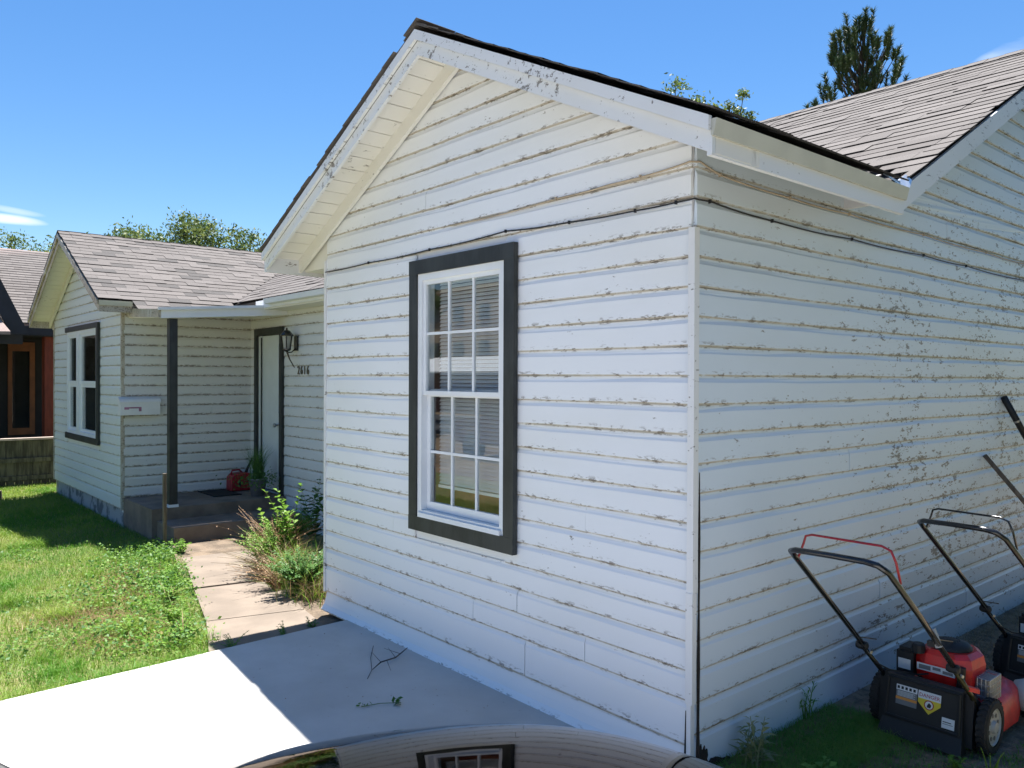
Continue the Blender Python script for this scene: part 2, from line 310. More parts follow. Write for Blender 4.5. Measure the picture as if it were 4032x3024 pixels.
# ------------------------------------------------------------------ house
E_ = .139; Z0 = .067
house = empty('white_house', (-1.8, 0, 0), label='white clapboard house with peeling paint, two gabled rooms and a small porch between', cat='house')
house['category'] = 'house'
def board(name, parent, wp, dr, nr, sfun, z0, z1, mat, prof=None, seg=.3, jit=.0019):
    """one siding board. sfun(z)->(s0,s1). flat face, cove at the top, proud lip at the bottom"""
    H = z1-z0
    prof = prof or [(.0, .0), (.0165, .0), (.0185, .010), (.0175, H-.034), (.0125, H-.024), (.009, H-.013), (.0075, H)]
    b = MB(); sL, sR = sfun(z0+.01); n = max(2, int((sR-sL)/seg)); rows = []
    ph = random.uniform(0, 9)
    for k in range(n+1):
        t = k/n; r = []
        for j, (dp, h) in enumerate(prof):
            a, c = sfun(z0+h); a, c = (a, c) if c > a else ((a+c)/2,)*2
            s = a+(c-a)*t; wob = jit*math.sin(s*3.1+ph)+jit*.7*math.sin(s*8.3+ph*2)
            r.append(V(wp)+V(dr)*s+V(nr)*(dp+wob*(1 if dp > .01 else 0))+V((0, 0, z0+h+wob*1.1)))
        rows.append(b.pts(r))
    np_ = len(prof); vv = [0.0]+[h/H for _, h in prof[1:]]
    right = V(dr).cross(V((0, 0, 1))).dot(V(nr)) > 0
    for k in range(n):
        for j in range(np_-1):
            q = [rows[k][j], rows[k+1][j], rows[k+1][j+1], rows[k][j+1]]; uv = [(0, vv[j]), (1, vv[j]), (1, vv[j+1]), (0, vv[j+1])]
            if not right: q, uv = q[::-1], uv[::-1]
            b.face(q, 0, uv)
    for e in (0, n): b.face(rows[e] if e else rows[e][::-1], 0, [(0, v_) for v_ in (vv if e else vv[::-1])])
    return obj('siding_board', b, mat, parent)
def wall(parent, wp, dr, nr, Lw, top, mat, laps, openings=(), seams={}, backmat=None, zb=0.):
    """top(s) = wall top height; board rows between successive laps"""
    wp, dr, nr = V(wp), V(dr), V(nr); ss = np.linspace(0, Lw, 241); tp = np.array([top(s) for s in ss])
    # backing sheet with holes, cut in columns
    b = MB(); cuts = sorted({0, Lw, *[o[0] for o in openings], *[o[1] for o in openings], *[float(s) for s in ss[::12]]})
    for a, c in zip(cuts[:-1], cuts[1:]):
        mid = (a+c)/2; spans = [(zb, None)]
        for o in openings:
            if o[0] <= mid <= o[1]: spans = [(zb, o[2]), (o[3], None)]
        for z0, z1 in spans:
            za, zc = (top(a) if z1 is None else z1), (top(c) if z1 is None else z1)
            if max(za, zc) <= z0+.01: continue
            P0 = [wp+dr*a, wp+dr*c]
            b.hexa([P0[0]-nr*.06+V((0, 0, z0)), P0[1]-nr*.06+V((0, 0, z0)), P0[1]+nr*.001+V((0, 0, z0)), P0[0]+nr*.001+V((0, 0, z0)),
                    P0[0]-nr*.06+V((0, 0, max(za, z0))), P0[1]-nr*.06+V((0, 0, max(zc, z0))), P0[1]+nr*.001+V((0, 0, max(zc, z0))), P0[0]+nr*.001+V((0, 0, max(za, z0)))])
    W_ = obj('wall', b, backmat or P_BACK, parent)
    def span(z):
        ok = ss[tp >= z]
        return (None if len(ok) == 0 else (float(ok[0]), float(ok[-1])))
    ztop = tp.max()
    for r_, (z0, z1) in enumerate(zip(laps[:-1], laps[1:])):
        if z0 > ztop-.03: break
        pieces = [(0, Lw)]
        for o in openings:
            if z1 > o[2]-.04 and z0 < o[3]+.04:
                np2 = []
                for a, c in pieces:
                    if o[0] > a: np2.append((a, min(c, o[0]-.02)))
                    if o[1] < c: np2.append((max(a, o[1]+.02), c))
                pieces = np2
        for sm in seams.get(r_, ()):
            np2 = []
            for a, c in pieces: np2 += [(a, sm-.0015), (sm+.0015, c)] if a < sm < c else [(a, c)]
            pieces = np2
        for a, c in pieces:
            sp = span(z0+.002)
            if sp is None or min(c, sp[1])-max(a, sp[0]) < .03: continue
            def sf(z, a=a, c=c):
                q = span(z) or ((span(ztop-.001))[0],)*2
                return max(a, q[0]), min(c, q[1])
            pr = None
            if r_ == 0 and z1-z0 > .05 and zb > -.01 and laps[0] < .03 and mat is P_FRONT:   # flared skirt board
                H = z1-z0; pr = [(0, 0), (.062, 0), (.060, .01), (.034, .045), (.022, H*.6), (.012, H-.012), (.006, H)]
            board('siding_board', W_, wp, dr, nr, sf, z0, z1, mat, pr)
    return W_
lapsF = [-.01, .13, .345]+[.345+E_*k for k in range(1, 30)]
lapsR = [-.02, .185, .332]+[.345+E_*k for k in range(1, 34)]
lapsW = [.04, .206]+[.206+E_*k for k in range(1, 32)]
topF = lambda s: 3.86-.49*abs(s-1.7875)
WIN = (1.30, 2.22, .90, 2.58)
W1 = wall(house, (-3.575, 0, 0), (1, 0, 0), (0, -1, 0), 3.575, topF, P_FRONT, lapsF, [WIN],
          {1: [2.42], 2: [1.93, 2.9], 3: [2.35], 5: [1.0], 7: [2.9], 21: [1.4]})
def topR(y):
    if y < 1.45: return 3.04
    return max(3.04 if y < 1.85 else 0, 2.88+.519*(min(y, 10-y)-1.45))
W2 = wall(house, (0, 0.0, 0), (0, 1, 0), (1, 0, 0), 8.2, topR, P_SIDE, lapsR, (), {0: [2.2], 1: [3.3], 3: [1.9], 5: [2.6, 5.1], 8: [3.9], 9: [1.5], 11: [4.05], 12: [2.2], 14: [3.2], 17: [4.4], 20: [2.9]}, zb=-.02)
b = MB().box((-3.575, 0.01, -.2), (-3.52, 8.2, 2.82)).box((-13.7, .01, -.2), (-13.64, 8.2, 2.82)).box((-13.64, 8.14, -.2), (-.01, 8.2, 2.82)); obj('wall', b, P_FRONT, house, label='plain rear and hidden side walls')
# door wall (Y=1.8) and porch side wall (X=-9.45), wing gable wall (Y=0)
DOOR = (.30, 1.12, .2, 2.50)
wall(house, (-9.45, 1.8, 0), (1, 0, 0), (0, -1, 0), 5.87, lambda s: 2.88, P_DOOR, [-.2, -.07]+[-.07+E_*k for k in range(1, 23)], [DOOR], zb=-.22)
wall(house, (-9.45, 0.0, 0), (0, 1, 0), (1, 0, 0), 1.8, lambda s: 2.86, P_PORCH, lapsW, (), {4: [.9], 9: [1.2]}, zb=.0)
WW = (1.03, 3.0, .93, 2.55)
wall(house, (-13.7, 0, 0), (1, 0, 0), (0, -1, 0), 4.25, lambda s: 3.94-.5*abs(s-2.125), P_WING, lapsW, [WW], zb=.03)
b = MB().box((-13.68, .012, -.3), (-9.47, .2, .04)); obj('foundation', b, FOUND, house)
b = MB().box((-.03, .02, -.25), (-.003, 8.2, -.018)); obj('foundation', b, FOUND, house)
b = MB().box((-3.55, .02, -.25), (-3.0, .06, -.01)); obj('foundation', b, SOILM, house)
# corner trims
b = MB().box((-.004, -.032, .86), (.032, .006, 2.565)).box((-.006, -.036, .34), (.033, -.004, .86)).box((.0, -.034, .0), (.024, -.006, .34)); obj('corner_trim', b, P_TRIM, house)
b = MB().tube([(.030, .018, .0), (.026, .022, .25), (.028, .02, .5), (.026, .024, .8), (.027, .022, 1.1), (.024, .026, 1.42)], [.012, .006, .008, .004, .006, .002], 6).tube([(-.012, -.02, .0), (-.01, -.022, .12), (-.012, -.02, .3)], [.012, .008, .003], 6)
obj('corner_trim', b, ROT, house, label='dark rotten wood where the corner trim has broken away')  # darkness of the open gap is put into the strip; rot at the foot
b = MB()
for cy, cz, ry, rz_, n in ((.055, .05, .05, .075, 22), (.15, .012, .085, .03, 24), (.235, .0, .05, .016, 16)):
    b.prism([(.012, cy+math.cos(6.2832*k/n)*ry*random.uniform(.55, 1.15), cz+math.sin(6.2832*k/n)*rz_*random.uniform(.5, 1.2)) for k in range(n)], (.0125+random.uniform(0, .001), 0, 0))
obj('rotted_patch', b, ROT, house, label='black rotted holes in the lowest board at the corner')
b = MB().box((-3.60, -.03, .13), (-3.572, .03, 2.8)); obj('corner_trim', b, P_TRIM, house)
b = MB().box((-9.475, -.032, .04), (-9.43, .012, 2.8)); obj('corner_trim', b, P_WING, house)
b = MB().box((-13.72, -.032, .04), (-13.68, .012, 2.8)); obj('corner_trim', b, P_WING, house)

# ---- roofs
roof = obj('roof', MB().box((-4.2, 4.995, 4.70), (.3, 5.005, 4.735)), DECK, house)
def slab(pts, th, mat, name='roof_deck', parent=None):
    b = MB(); n = len(pts); a = b.pts([V(p)-V((0, 0, th)) for p in pts]); c = b.pts(pts); b.face(a[::-1]); b.face(c)
    for i in range(n): b.face([a[i], a[(i+1) % n], c[(i+1) % n], c[i]])
    return obj(name, b, mat, parent or roof)
dz = -.03
slab([(-1.7875, -.355, 4.0+dz), (-1.7875, 3.51, 4.0+dz), (.345, 1.45, 2.955+dz), (.345, -.355, 2.955+dz)], .03, DECK)
slab([(-1.7875, -.355, 4.0+dz), (-4.03, -.355, 2.901+dz), (-4.03, 1.34, 2.901+dz), (-1.7875, 3.51, 4.0+dz)], .03, DECK)
slab([(.295, 1.46, 2.935+dz), (.295, 5.0, 4.772+dz), (-13.9, 5.0, 4.772+dz), (-13.9, 1.46, 2.935+dz)], .03, DECK)
slab([(.295, 5.0, 4.772+dz), (.295, 8.5, 2.955+dz), (-13.9, 8.5, 2.955+dz), (-13.9, 5.0, 4.772+dz)], .03, DECK)
slab([(-11.575, -.37, 4.08+dz), (-11.575, 3.67, 4.08+dz), (-9.19, 1.45, 2.885+dz), (-9.19, -.37, 2.885+dz)], .03, DECK)
slab([(-11.575, -.37, 4.08+dz), (-13.95, -.37, 2.885+dz), (-13.95, 1.45, 2.885+dz), (-11.575, 3.67, 4.08+dz)], .03, DECK)
# shingles: collected as (origin, along, upslope, normal, width, tone, px size)
TH = .0075
def shmesh(tone, wd=.300):
    b = MB(); h = .155
    b.hexa([(0, 0, 0), (wd, 0, 0), (wd, h, -.001), (0, h, -.001), (0, -.002, TH), (wd, .002, TH*.9), (wd, h, .0015), (0, h, .0015)])
    b.m[2] = 1
    me = bpy.data.meshes.new('shingle'); me.from_pydata(b.v, [], b.f); me.materials.append(SHT[tone]); me.materials.append(SHDK)
    me.polygons.foreach_set('material_index', b.m); me.update(); return me
cand = []; CP = V((2.285, -3.081, 1.86))
def shingle_field(o, al, ups, width_fn, ncourse, exp=.142, tones=(0, 0, 1, 1, 2), off=0, vis=True):
    """o = lower-left corner; width_fn(h)->(s0,s1) along extents at slope distance h"""
    al, ups = V(al).normalized(), V(ups).normalized(); nr = al.cross(ups).normalized()
    for c in range(ncourse):
        h = c*exp; s0, s1 = width_fn(h); s = s0-((c*.151+off) % .303); 
        while s < s1:
            a, e = max(s, s0), min(s+.303, s1+.01)
            if e-a > .03:
                p = V(o)+al*a+ups*(h-.012+random.uniform(-.002, .002))+nr*(.002+random.uniform(0, .0065)*(random.random() < .45))
                tn = random.choice(tones); d = (p-CP).length
                cand.append((p, al, ups, nr, e-a-.003, tn, 1/d if vis else 0))
            s += .303
up1 = V((0, 3.55, 1.837))    # main front slope
shingle_field((.315, 1.45, 2.95), (-1, 0, 0), up1, lambda h: (0, 14.2), 28) if False else None
um = V((0, 3.55, 1.842)).normalized()
def mainw(h):   # main slope right part: from rake X=.315 leftwards to the valley with the front room roof
    z = 2.935+h*um.z; xl = max(-1.7875, .36-(z-2.955)/.49) if z < 4.0 else -4.4
    return (xl, .318)
shingle_field((0, 1.45, 2.938), (1, 0, 0), um, mainw, 29, tones=(0, 0, 0, 1, 1, 2))
def mainl(h):
    z = 2.935+h*um.z; xr = min(-1.7875, -3.94+(z-2.955)/.49); xl = -9.19-(z-2.885)/.5 if z < 4.08 else -13.9
    return (xl+.02, xr)
shingle_field((0, 1.45, 2.938), (1, 0, 0), um, lambda h: (mainl(h) if h < 2.2 else (-13.9, -4.4)), 29, tones=(0, 0, 2, 1))
uw = V((-2.385, 0, 1.195)).normalized()   # wing east slope
def wingw(h):
    z = 2.885+h*uw.z; return (-.385, 1.47+(z-2.9)/.519)
TW = (0, 0, 2, 2, 0, 3)
shingle_field((-9.18, 0, 2.89), (0, 1, 0), uw, wingw, 19, tones=TW)
uw2 = V((2.385, 0, 1.195)).normalized(); shingle_field((-13.96, 0, 2.89), (0, -1, 0), uw2, lambda h: (-wingw(h)[1], .385), 19, vis=False)
up_ = V((-1.18, 0, .14)).normalized()
def pw(h): return (.05, 1.55)
shingle_field((-8.895, 0, 2.748), (0, 1, 0), uw, lambda h: (.03, 1.5), 2, tones=TW)
uf = V((-2.1325, 0, 1.045)).normalized()
shingle_field((.36, 0, 2.955), (0, 1, 0), uf, lambda h: (-.375, 1.45+h*uf.z/.519), 17, vis=False)
uf2 = V((2.1325, 0, 1.045)).normalized(); shingle_field((-4.045, 0, 2.898), (0, -1, 0), uf2, lambda h: (-(1.36+h*uf2.z/.519), .375), 18, vis=False)
cand.sort(key=lambda c: -c[6]); meshes = [shmesh(i) for i in range(4)]
nsep = 0; rest = MB(); rest.m = []
for p, al, ups, nr, wd, tn, q in cand:
    if q > 0 and nsep < 299 and wd > .12:
        o = bpy.data.objects.new('shingle', meshes[tn]); 
        Mx = Matrix((al*(wd/.3), ups, nr)).transposed().to_4x4(); Mx.translation = p
        o.parent = roof; o.matrix_basis = Matrix.Translation(-origin(roof)) @ Mx; COL.objects.link(o); nsep += 1
    else:
        h = .155; P8 = [(0, 0, 0), (wd, 0, 0), (wd, h, -.001), (0, h, -.001), (0, 0, TH), (wd, 0, TH), (wd, h, .0015), (0, h, .0015)]
        k = len(rest.f); rest.hexa([p+al*a+ups*b2+nr*c for a, b2, c in P8], tn); rest.m[k+2] = 4
obj('shingles', rest, SHT+[SHDK], roof, kind='stuff')
b = MB()   # ridge caps
def caps(p0, p1, sd, ang):
    d = (V(p1)-V(p0)); n = int(d.length/.15); d.normalize()
    for k in range(n):
        c = V(p0)+d*(k*.15); 
        for sgn in (-1, 1):
            side = (V(sd)*sgn*1+V((0, 0, -ang))).normalized()
            b.obox(c+d*.08+side*.07+V((0, 0, .02+.004*(k % 2))), (d, side, d.cross(side)), (.085, .075, .004), 0)
caps((-1.7875, -.36, 3.99), (-1.7875, 3.5, 4.0), (1, 0, 0), .49); caps((.31, 5, 4.775), (-13.9, 5, 4.775), (0, 1, 0), .52); caps((-11.575, -.38, 4.08), (-11.575, 3.6, 4.08), (1, 0, 0), .5)
obj('ridge_caps', b, SHT[0], roof, kind='stuff')
# ---- rakes, fascias, soffits
def rake(name, p0, p1, h, th, n, mat, zoff=0, parent=None, **t):   # board whose top edge runs p0->p1
    p0, p1 = V(p0)+V((0, 0, zoff)), V(p1)+V((0, 0, zoff)); n = V(n)*th; dn = V((0, 0, -h))
    b = MB().hexa([p0+dn, p1+dn, p1+dn+n, p0+dn+n, p0, p1, p1+n, p0+n]); return obj(name, b, mat, parent or house, **t)
def gable(xc, zc, halves, sl, yo, mat1, mat2, soffit=True):
    for sg, half in zip((-1, 1), halves):
        ap = V((xc, -yo, zc-.058)); ea = V((xc+sg*half, -yo, zc-.058-sl*half))
        rake('rake_trim', ap+V((0, 0, .034)), ea+V((0, 0, .034)), .062, .022, (0, -1, 0), mat1)
        rake('rake_board', ap+V((0, .004, 0)), ea+V((0, .004, 0)), .088, .022, (0, 1, 0), mat1, -.028)
        k = (half-.27)/half; wa = V((xc, -.03, zc-.058)); we = V((xc+sg*half*1.0, -.03, zc-.058-sl*half))
        rake('frieze_board', wa, we, .115, .028, (0, -1, 0), mat2, -.005)
        # soffit planks that run along Y
        n = int(half*math.hypot(1, sl)/.135)
        for i in range(n):
            f0, f1 = i/n+.0018, (i+1)/n-.0018; off = random.uniform(-.002, .002)
            q = [V((xc+sg*half*f, y, zc-.0615-sl*half*f+off)) for f, y in ((f0, -yo+.03), (f1, -yo+.03), (f1, -.028), (f0, -.028))]
            b = MB().hexa([p-V((0, 0, .012)) for p in q]+q); obj('soffit_board', b, P_SOFF, house)
        x_ = xc+sg*half     # eave return box end
        b = MB().box((min(x_, x_-sg*.02), -yo+.028, zc-sl*half-.172), (max(x_, x_-sg*.02), -.0, zc-sl*half-.078)); obj('eave_end', b, P_SOFF, house)
gable(-1.7875, 4.0, (2.24, 2.135), .49, .35, P_RAKE, P_SOFF)
gable(-11.575, 4.08, (2.375, 2.375), .5, .37, P_WING, P_SOFF)
# right eave fascia of the front room with metal drip edge; left eaves
def eave(name, x, y0, y1, ztop, h, mat, sg=1, drip=True, **t):
    b = MB().box((min(x, x-sg*.024), y0, ztop-h), (max(x, x-sg*.024), y1, ztop)); obj('fascia', b, mat, house, **t)
    if drip:
        b = MB().prism([(x+sg*.002, y0-.01, ztop-.062), (x+sg*.014, y0-.01, ztop-.062), (x+sg*.03, y0-.01, ztop+.004), (x+sg*.002, y0-.01, ztop+.006)], (0, y1-y0+.012, 0)); obj('drip_edge', b, DRIP, house)
obj('eave_return', MB().box((.0, 1.405, 2.85), (.325, 1.435, 2.95)), P_TRIM, house)
slab([(-.05, -.33, 3.10), (-.05, 1.43, 3.10), (.32, 1.43, 2.925), (.32, -.33, 2.925)], .012, P_SOFF, 'eave_soffit', house)
eave('fascia', .345, -.345, 1.44, 2.912, .138, P_RAKE, 1)
eave('fascia', -4.02, -.345, 1.34, 2.862, .14, P_RAKE, -1, False)
eave('fascia', -9.19, -.36, .04, 2.862, .145, P_WING, 1)
eave('fascia', -13.95, -.36, 1.4, 2.835, .12, P_WING, -1, False)
for xa, xb, zt_ in ((-4.0, -3.56, 2.98), (-13.95, -13.68, 2.92)):
    obj('eave_soffit', MB().box((xa, .0, zt_-.23), (xb, 1.45, zt_-.215)).box((xa, -.004, zt_-.215), (xb, .012, zt_+.0)), P_SOFF, house)
b = MB().box((-8.4, 1.425, 2.80), (-3.95, 1.452, 2.905)); obj('fascia', b, VINYL, house)
b = MB().prism([(-7.95, 1.45, 2.83), (-7.95, 1.345, 2.84), (-7.95, 1.335, 2.905), (-7.95, 1.36, 2.905), (-7.95, 1.37, 2.86), (-7.95, 1.45, 2.85)], (3.99, 0, 0)); obj('gutter', b, VINYL, house)
b = MB().box((-8.2, 1.45, 2.78), (-3.6, 1.80, 2.80)); obj('eave_soffit', b, P_SOFF, house)
b = MB().hexa([(-9.44, .06, 2.66), (-8.22, .06, 2.60), (-8.22, 1.8, 2.72), (-9.44, 1.8, 2.76), (-9.44, .06, 2.68), (-8.22, .06, 2.62), (-8.22, 1.8, 2.74), (-9.44, 1.8, 2.78)]); obj('porch_ceiling', b, P_SOFF, house)
# main gable rake on the right wall
r0, r1 = V((.296, 1.44, 2.905)), V((.296, 5.0, 4.748)); rake('rake_board', r0, r1, .125, .022, (1, 0, 0), P_RAKE, .0); rake('rake_board', r1, V((.29, 8.5, 2.9)), .125, .022, (1, 0, 0), P_RAKE)
slab([(-.05, 1.44, 2.89), (.29, 1.44, 2.89), (.29, 5.0, 4.735), (-.05, 5, 4.735)], .012, P_SOFF, 'soffit', house)
b = MB().prism([(.335, 1.34, 2.925), (.345, 1.50, 2.915), (.318, 1.60, 2.99), (.30, 1.56, 3.02), (.30, 1.42, 2.955)], (.003, 0, .004)).prism([(.37, 1.20, 2.935), (.372, 1.33, 2.915), (.36, 1.36, 2.935), (.34, 1.20, 2.955)], (0, 0, .006)); obj('flashing', b, M('bare_aluminium', (.8, .82, .84), .3, .6, var=.05, bmp=0), house)

# ---- windows
def frame_rect(b, x0, x1, z0, z1, w, y0, y1, mi=0, ws=None):
    wl, wr, wb, wt = ws or (w, w, w, w)
    b.box((x0, y0, z0), (x1, y1, z0+wb), mi).box((x0, y0, z1-wt), (x1, y1, z1), mi).box((x0, y0, z0+wb), (x0+wl, y1, z1-wt), mi).box((x1-wr, y0, z0+wb), (x1, y1, z1-wt), mi)
wn = obj('window', (lambda b: (frame_rect(b, -2.225, -1.315, .925, 2.557, .045, -.045, .06), b)[1])(MB()), VINYL, house, label='tall double-hung window with grid and charcoal trim on the gable wall')
for lo, hi in (((-2.318, -.058, .828), (-1.222, -.024, .925)), ((-2.318, -.058, 2.557), (-1.222, -.024, 2.652)), ((-2.318, -.056, .925), (-2.227, -.024, 2.557)), ((-1.313, -.056, .925), (-1.222, -.024, 2.557))): obj('trim_board', MB().box(lo, hi), CHAR, wn)
b = MB(); frame_rect(b, -2.18, -1.36, 1.745, 2.512, .028, -.03, -.002); obj('sash', b, VINYL, wn, label='upper sash')
b = MB(); frame_rect(b, -2.18, -1.36, .972, 1.785, .036, .002, .03, ws=(.036, .036, .055, .05)); obj('sash', b, VINYL, wn, label='lower sash')
for x in (-1.905, -1.648):
    obj('muntin', MB().box((x-.009, -.022, 1.773), (x+.009, -.004, 2.484)), VINYL, wn); obj('muntin', MB().box((x-.009, .006, 1.027), (x+.009, .024, 1.735)), VINYL, wn)
obj('muntin', MB().box((-2.152, -.023, 2.146), (-1.388, -.005, 2.164)), VINYL, wn); obj('muntin', MB().box((-2.144, .005, 1.355), (-1.396, .023, 1.373)), VINYL, wn)
obj('pane', MB().box((-2.152, -.015, 1.773), (-1.388, -.012, 2.484)), GLASS, wn); obj('pane', MB().box((-2.144, .013, 1.027), (-1.396, .016, 1.735)), GLASS, wn)
obj('sill', MB().box((-2.20, -.062, .925), (-1.34, .0, .955)), VINYL, wn)
b = MB().box((-2.9, 2.4, .0), (-.6, 2.42, 2.75)).box((-2.9, .09, .0), (-2.88, 2.4, 2.75)).box((-.6, .09, .0), (-.58, 2.4, 2.75)).box((-2.88, .09, .0), (-.6, 2.4, .02)).box((-2.88, .09, 2.7), (-.6, 2.4, 2.75)); obj('room', b, INT, house)
obj('dresser', MB().box((-2.6, .22, .03), (-.8, .62, 1.22)), M('dresser_brown', (.62, .20, .09), .5, scale=9), None, label='red brown wooden dresser standing inside the room below the blind', cat='dresser')  # added box; its colour supplies the reddish tone in the lower panes
bl = empty('venetian_blind', (-1.77, .085, 1.12), label='white venetian blind hanging inside the tall gable window', cat='window blind')
for k in range(54):
    z = 1.155+k*.0253; a = .98; b = MB().obox((-1.77, .085, z), ((1, 0, 0), (0, math.cos(a), math.sin(a)), (0, -math.sin(a), math.cos(a))), (.375, .0132, .0006)); obj('slat', b, SLATM, bl)
obj('bottom_rail', MB().box((-2.145, .072, 1.118), (-1.395, .098, 1.138)), SLATM, bl); obj('head_rail', MB().box((-2.15, .065, 2.50), (-1.39, .105, 2.54)), SLATM, bl)
# wing double window
ww = MB(); frame_rect(ww, -12.60, -10.70, .935, 2.585, .05, -.045, .05); ww = obj('window', ww, VINYL, house, label='pair of narrow white windows with dark trim on the far gable')
for lo, hi in (((-12.70, -.058, .84), (-10.60, -.024, .935)), ((-12.70, -.058, 2.585), (-10.60, -.024, 2.665)), ((-10.70, -.056, .935), (-10.60, -.024, 2.585))): obj('trim_board', MB().box(lo, hi), CHAR, ww)
obj('mullion', MB().box((-11.95, -.048, .985), (-11.74, .04, 2.535)), VINYL, ww)
for x0, x1 in ((-12.55, -11.95), (-11.74, -10.75)):
    b = MB(); frame_rect(b, x0, x1, 1.74, 2.535, .05, -.03, .0); obj('sash', b, VINYL, ww); b = MB(); frame_rect(b, x0, x1, .985, 1.74, .05, -.02, .01); obj('sash', b, VINYL, ww)
    obj('pane', MB().box((x0+.05, -.014, 1.79), (x1-.05, -.01, 2.485)), GLASS, ww); obj('pane', MB().box((x0+.05, -.004, 1.035), (x1-.05, .0, 1.69)), GLASS, ww)
    obj('insect_screen', MB().box((x0+.05, .02, 1.035), (x1-.05, .022, 1.69)), NBLK, ww)
# door
dr_ = MB().box((-9.13, 1.78, .24), (-8.36, 1.82, 2.46)); frame_rect(dr_, -9.04, -8.44, 1.35, 2.33, .03, 1.772, 1.78); frame_rect(dr_, -9.04, -8.44, .4, 1.2, .03, 1.772, 1.78)
dr_ = obj('door', dr_, M('door_white', (.62, .66, .66), .4, var=.05, bmp=0), house)
for lo, hi in (((-9.22, 1.745, .2), (-9.13, 1.79, 2.47)), ((-8.36, 1.745, .2), (-8.27, 1.79, 2.47)), ((-9.22, 1.745, 2.47), (-8.27, 1.79, 2.57))): obj('door_trim', MB().box(lo, hi), CHAR, dr_)
obj('storm_door_edge', MB().box((-9.0, 1.755, .26), (-8.985, 1.77, 2.44)), CHAR, dr_)
obj('handle', MB().lathe((-8.44, 1.775, 1.18), [(.012, 0), (.012, .04), (.03, .045), (.03, .07), (.01, .075)], 10, (0, -1, 0)), SILV, dr_, smooth=True)
# porch beam, post, steps
def sbeam(name, a, b2, h, t, mat):
    a, b2 = V(a), V(b2); n = (b2-a).cross(V((0, 0, 1))).normalized()*t; dn = V((0, 0, -h)); return obj(name, MB().hexa([a+dn, b2+dn, b2+dn+n, a+dn+n, a, b2, b2+n, a+n]), mat, house)
sbeam('porch_beam', (-8.16, .10, 2.70), (-8.16, 2.0 - .2, 2.83), .105, -.05, VINYL); sbeam('porch_beam', (-9.47, .03, 2.79), (-8.16, .06, 2.71), .11, -.04, P_WING)
sbeam('porch_trim', (-8.12, .06, 2.728), (-8.12, 1.7, 2.858), .035, -.05, VINYL)
obj('porch_post', MB().box((-8.30, .215, .235), (-8.20, .315, 2.60)), CHAR, house); obj('post_base', MB().box((-8.31, .205, .2), (-8.19, .325, .235)), VINYL, house)
b = MB().box((-9.44, .0, -.3), (-8.19, 1.77, .2)); p = obj('porch_step', b, PORC, None, label='dark concrete porch platform with one lower step under the dark post', cat='porch')
p2 = obj('lower_step', MB().box((-8.19, .06, -.3), (-7.54, 1.70, .05)), PORC, p)

# ------------------------------------------------------------------ cables
def cable(name, pts, r, mat, clips, clipmat, **t):
    P = []; pts = [V(p) for p in pts]
    for i in range(len(pts)-1):
        for k in range(6): q = k/6; P.append(pts[i].lerp(pts[i+1], q)-V((0, 0, .010*math.sin(q*math.pi)*min(1, (pts[i+1]-pts[i]).length))))
    P.append(pts[-1]); o = obj(name, MB().tube(P, r, 6), mat, None, smooth=True, **t)
    for c, n in clips:
        c = V(c); obj('clip', MB().obox(c+V(n)*.004, (n, (0, 0, 1), V(n).cross(V((0, 0, 1)))), (.007, .009, .004)), clipmat, o)
    return o
yb = [(-3.58, 2.708), (-2.907, 2.712), (-2.117, 2.715), (-1.33, 2.73), (-.797, 2.705), (-.332, 2.695), (-.08, 2.695)]; xb = [(.09, 2.699), (.629, 2.678), (1.489, 2.684), (2.485, 2.692), (3.221, 2.69), (4.486, 2.689), (6, 2.70), (8, 2.69)]
cable('black_cable', [(x, -.028, z) for x, z in yb]+[(.026, -.03, 2.696)]+[(.028, y, z) for y, z in xb], .0042, CABLK, [((x, -.024, z), (0, -1, 0)) for x, z in yb[1:]]+[((.024, y, z), (1, 0, 0)) for y, z in xb], CABLK, label='thin black cable stapled along both white walls, lower of the two cables', cat='cable')
xs = [(.17, 2.838), (.8, 2.822), (1.456, 2.826), (2.483, 2.829), (3.617, 2.83), (4.483, 2.826), (6, 2.83), (8, 2.83)]
cable('beige_cable', [(-1.9, -.02, 2.845), (-.9, -.024, 2.85), (-.503, -.028, 2.855), (-.112, -.028, 2.862), (.0, -.03, 2.872), (.03, .01, 2.872)]+[(.028, y, z) for y, z in xs], .0046, CABE, [((x, -.024, z), (0, -1, 0)) for x, z in ((-.9, 2.85), (-.3, 2.858))]+[((.024, y, z), (1, 0, 0)) for y, z in xs], CABE, label='beige cable sagging under the eave, upper of the two cables', cat='cable')

# ------------------------------------------------------------------ porch things
mb_ = obj('mailbox', MB().box((-9.43, -.07, 1.335), (-9.33, .445, 1.50)).prism([(-9.43, -.08, 1.50), (-9.322, -.08, 1.50), (-9.322, -.08, 1.515), (-9.34, -.08, 1.55), (-9.43, -.08, 1.585)], (0, .535, 0)), M('mailbox_white', (.72, .72, .72), .45, var=.06, bmp=0), None, label='white wall mailbox with a faded pink marking beside the dark porch post', cat='mailbox')
b = MB().box((-9.33, -.02, 1.425), (-9.3285, .20, 1.445)).box((-9.33, .165, 1.385), (-9.3284, .20, 1.425)).box((-9.33, -.02, 1.412), (-9.3284, .04, 1.425)); obj('faded_marking', b, INKM, mb_)
ln = empty('wall_lantern', (-7.86, 1.77, 2.12), label='black carriage lantern on the wall right of the porch door', cat='lamp')
cx_, cy_ = -7.86, 1.63
obj('wall_plate', MB().box((cx_-.045, 1.755, 2.22), (cx_+.045, 1.78, 2.42)), TUBEB, ln)
obj('arm', MB().tube([(cx_, 1.76, 2.25), (cx_, 1.70, 2.20), (cx_, cy_, 2.19), (cx_, cy_, 2.23)], .009, 6), TUBEB, ln, smooth=True)
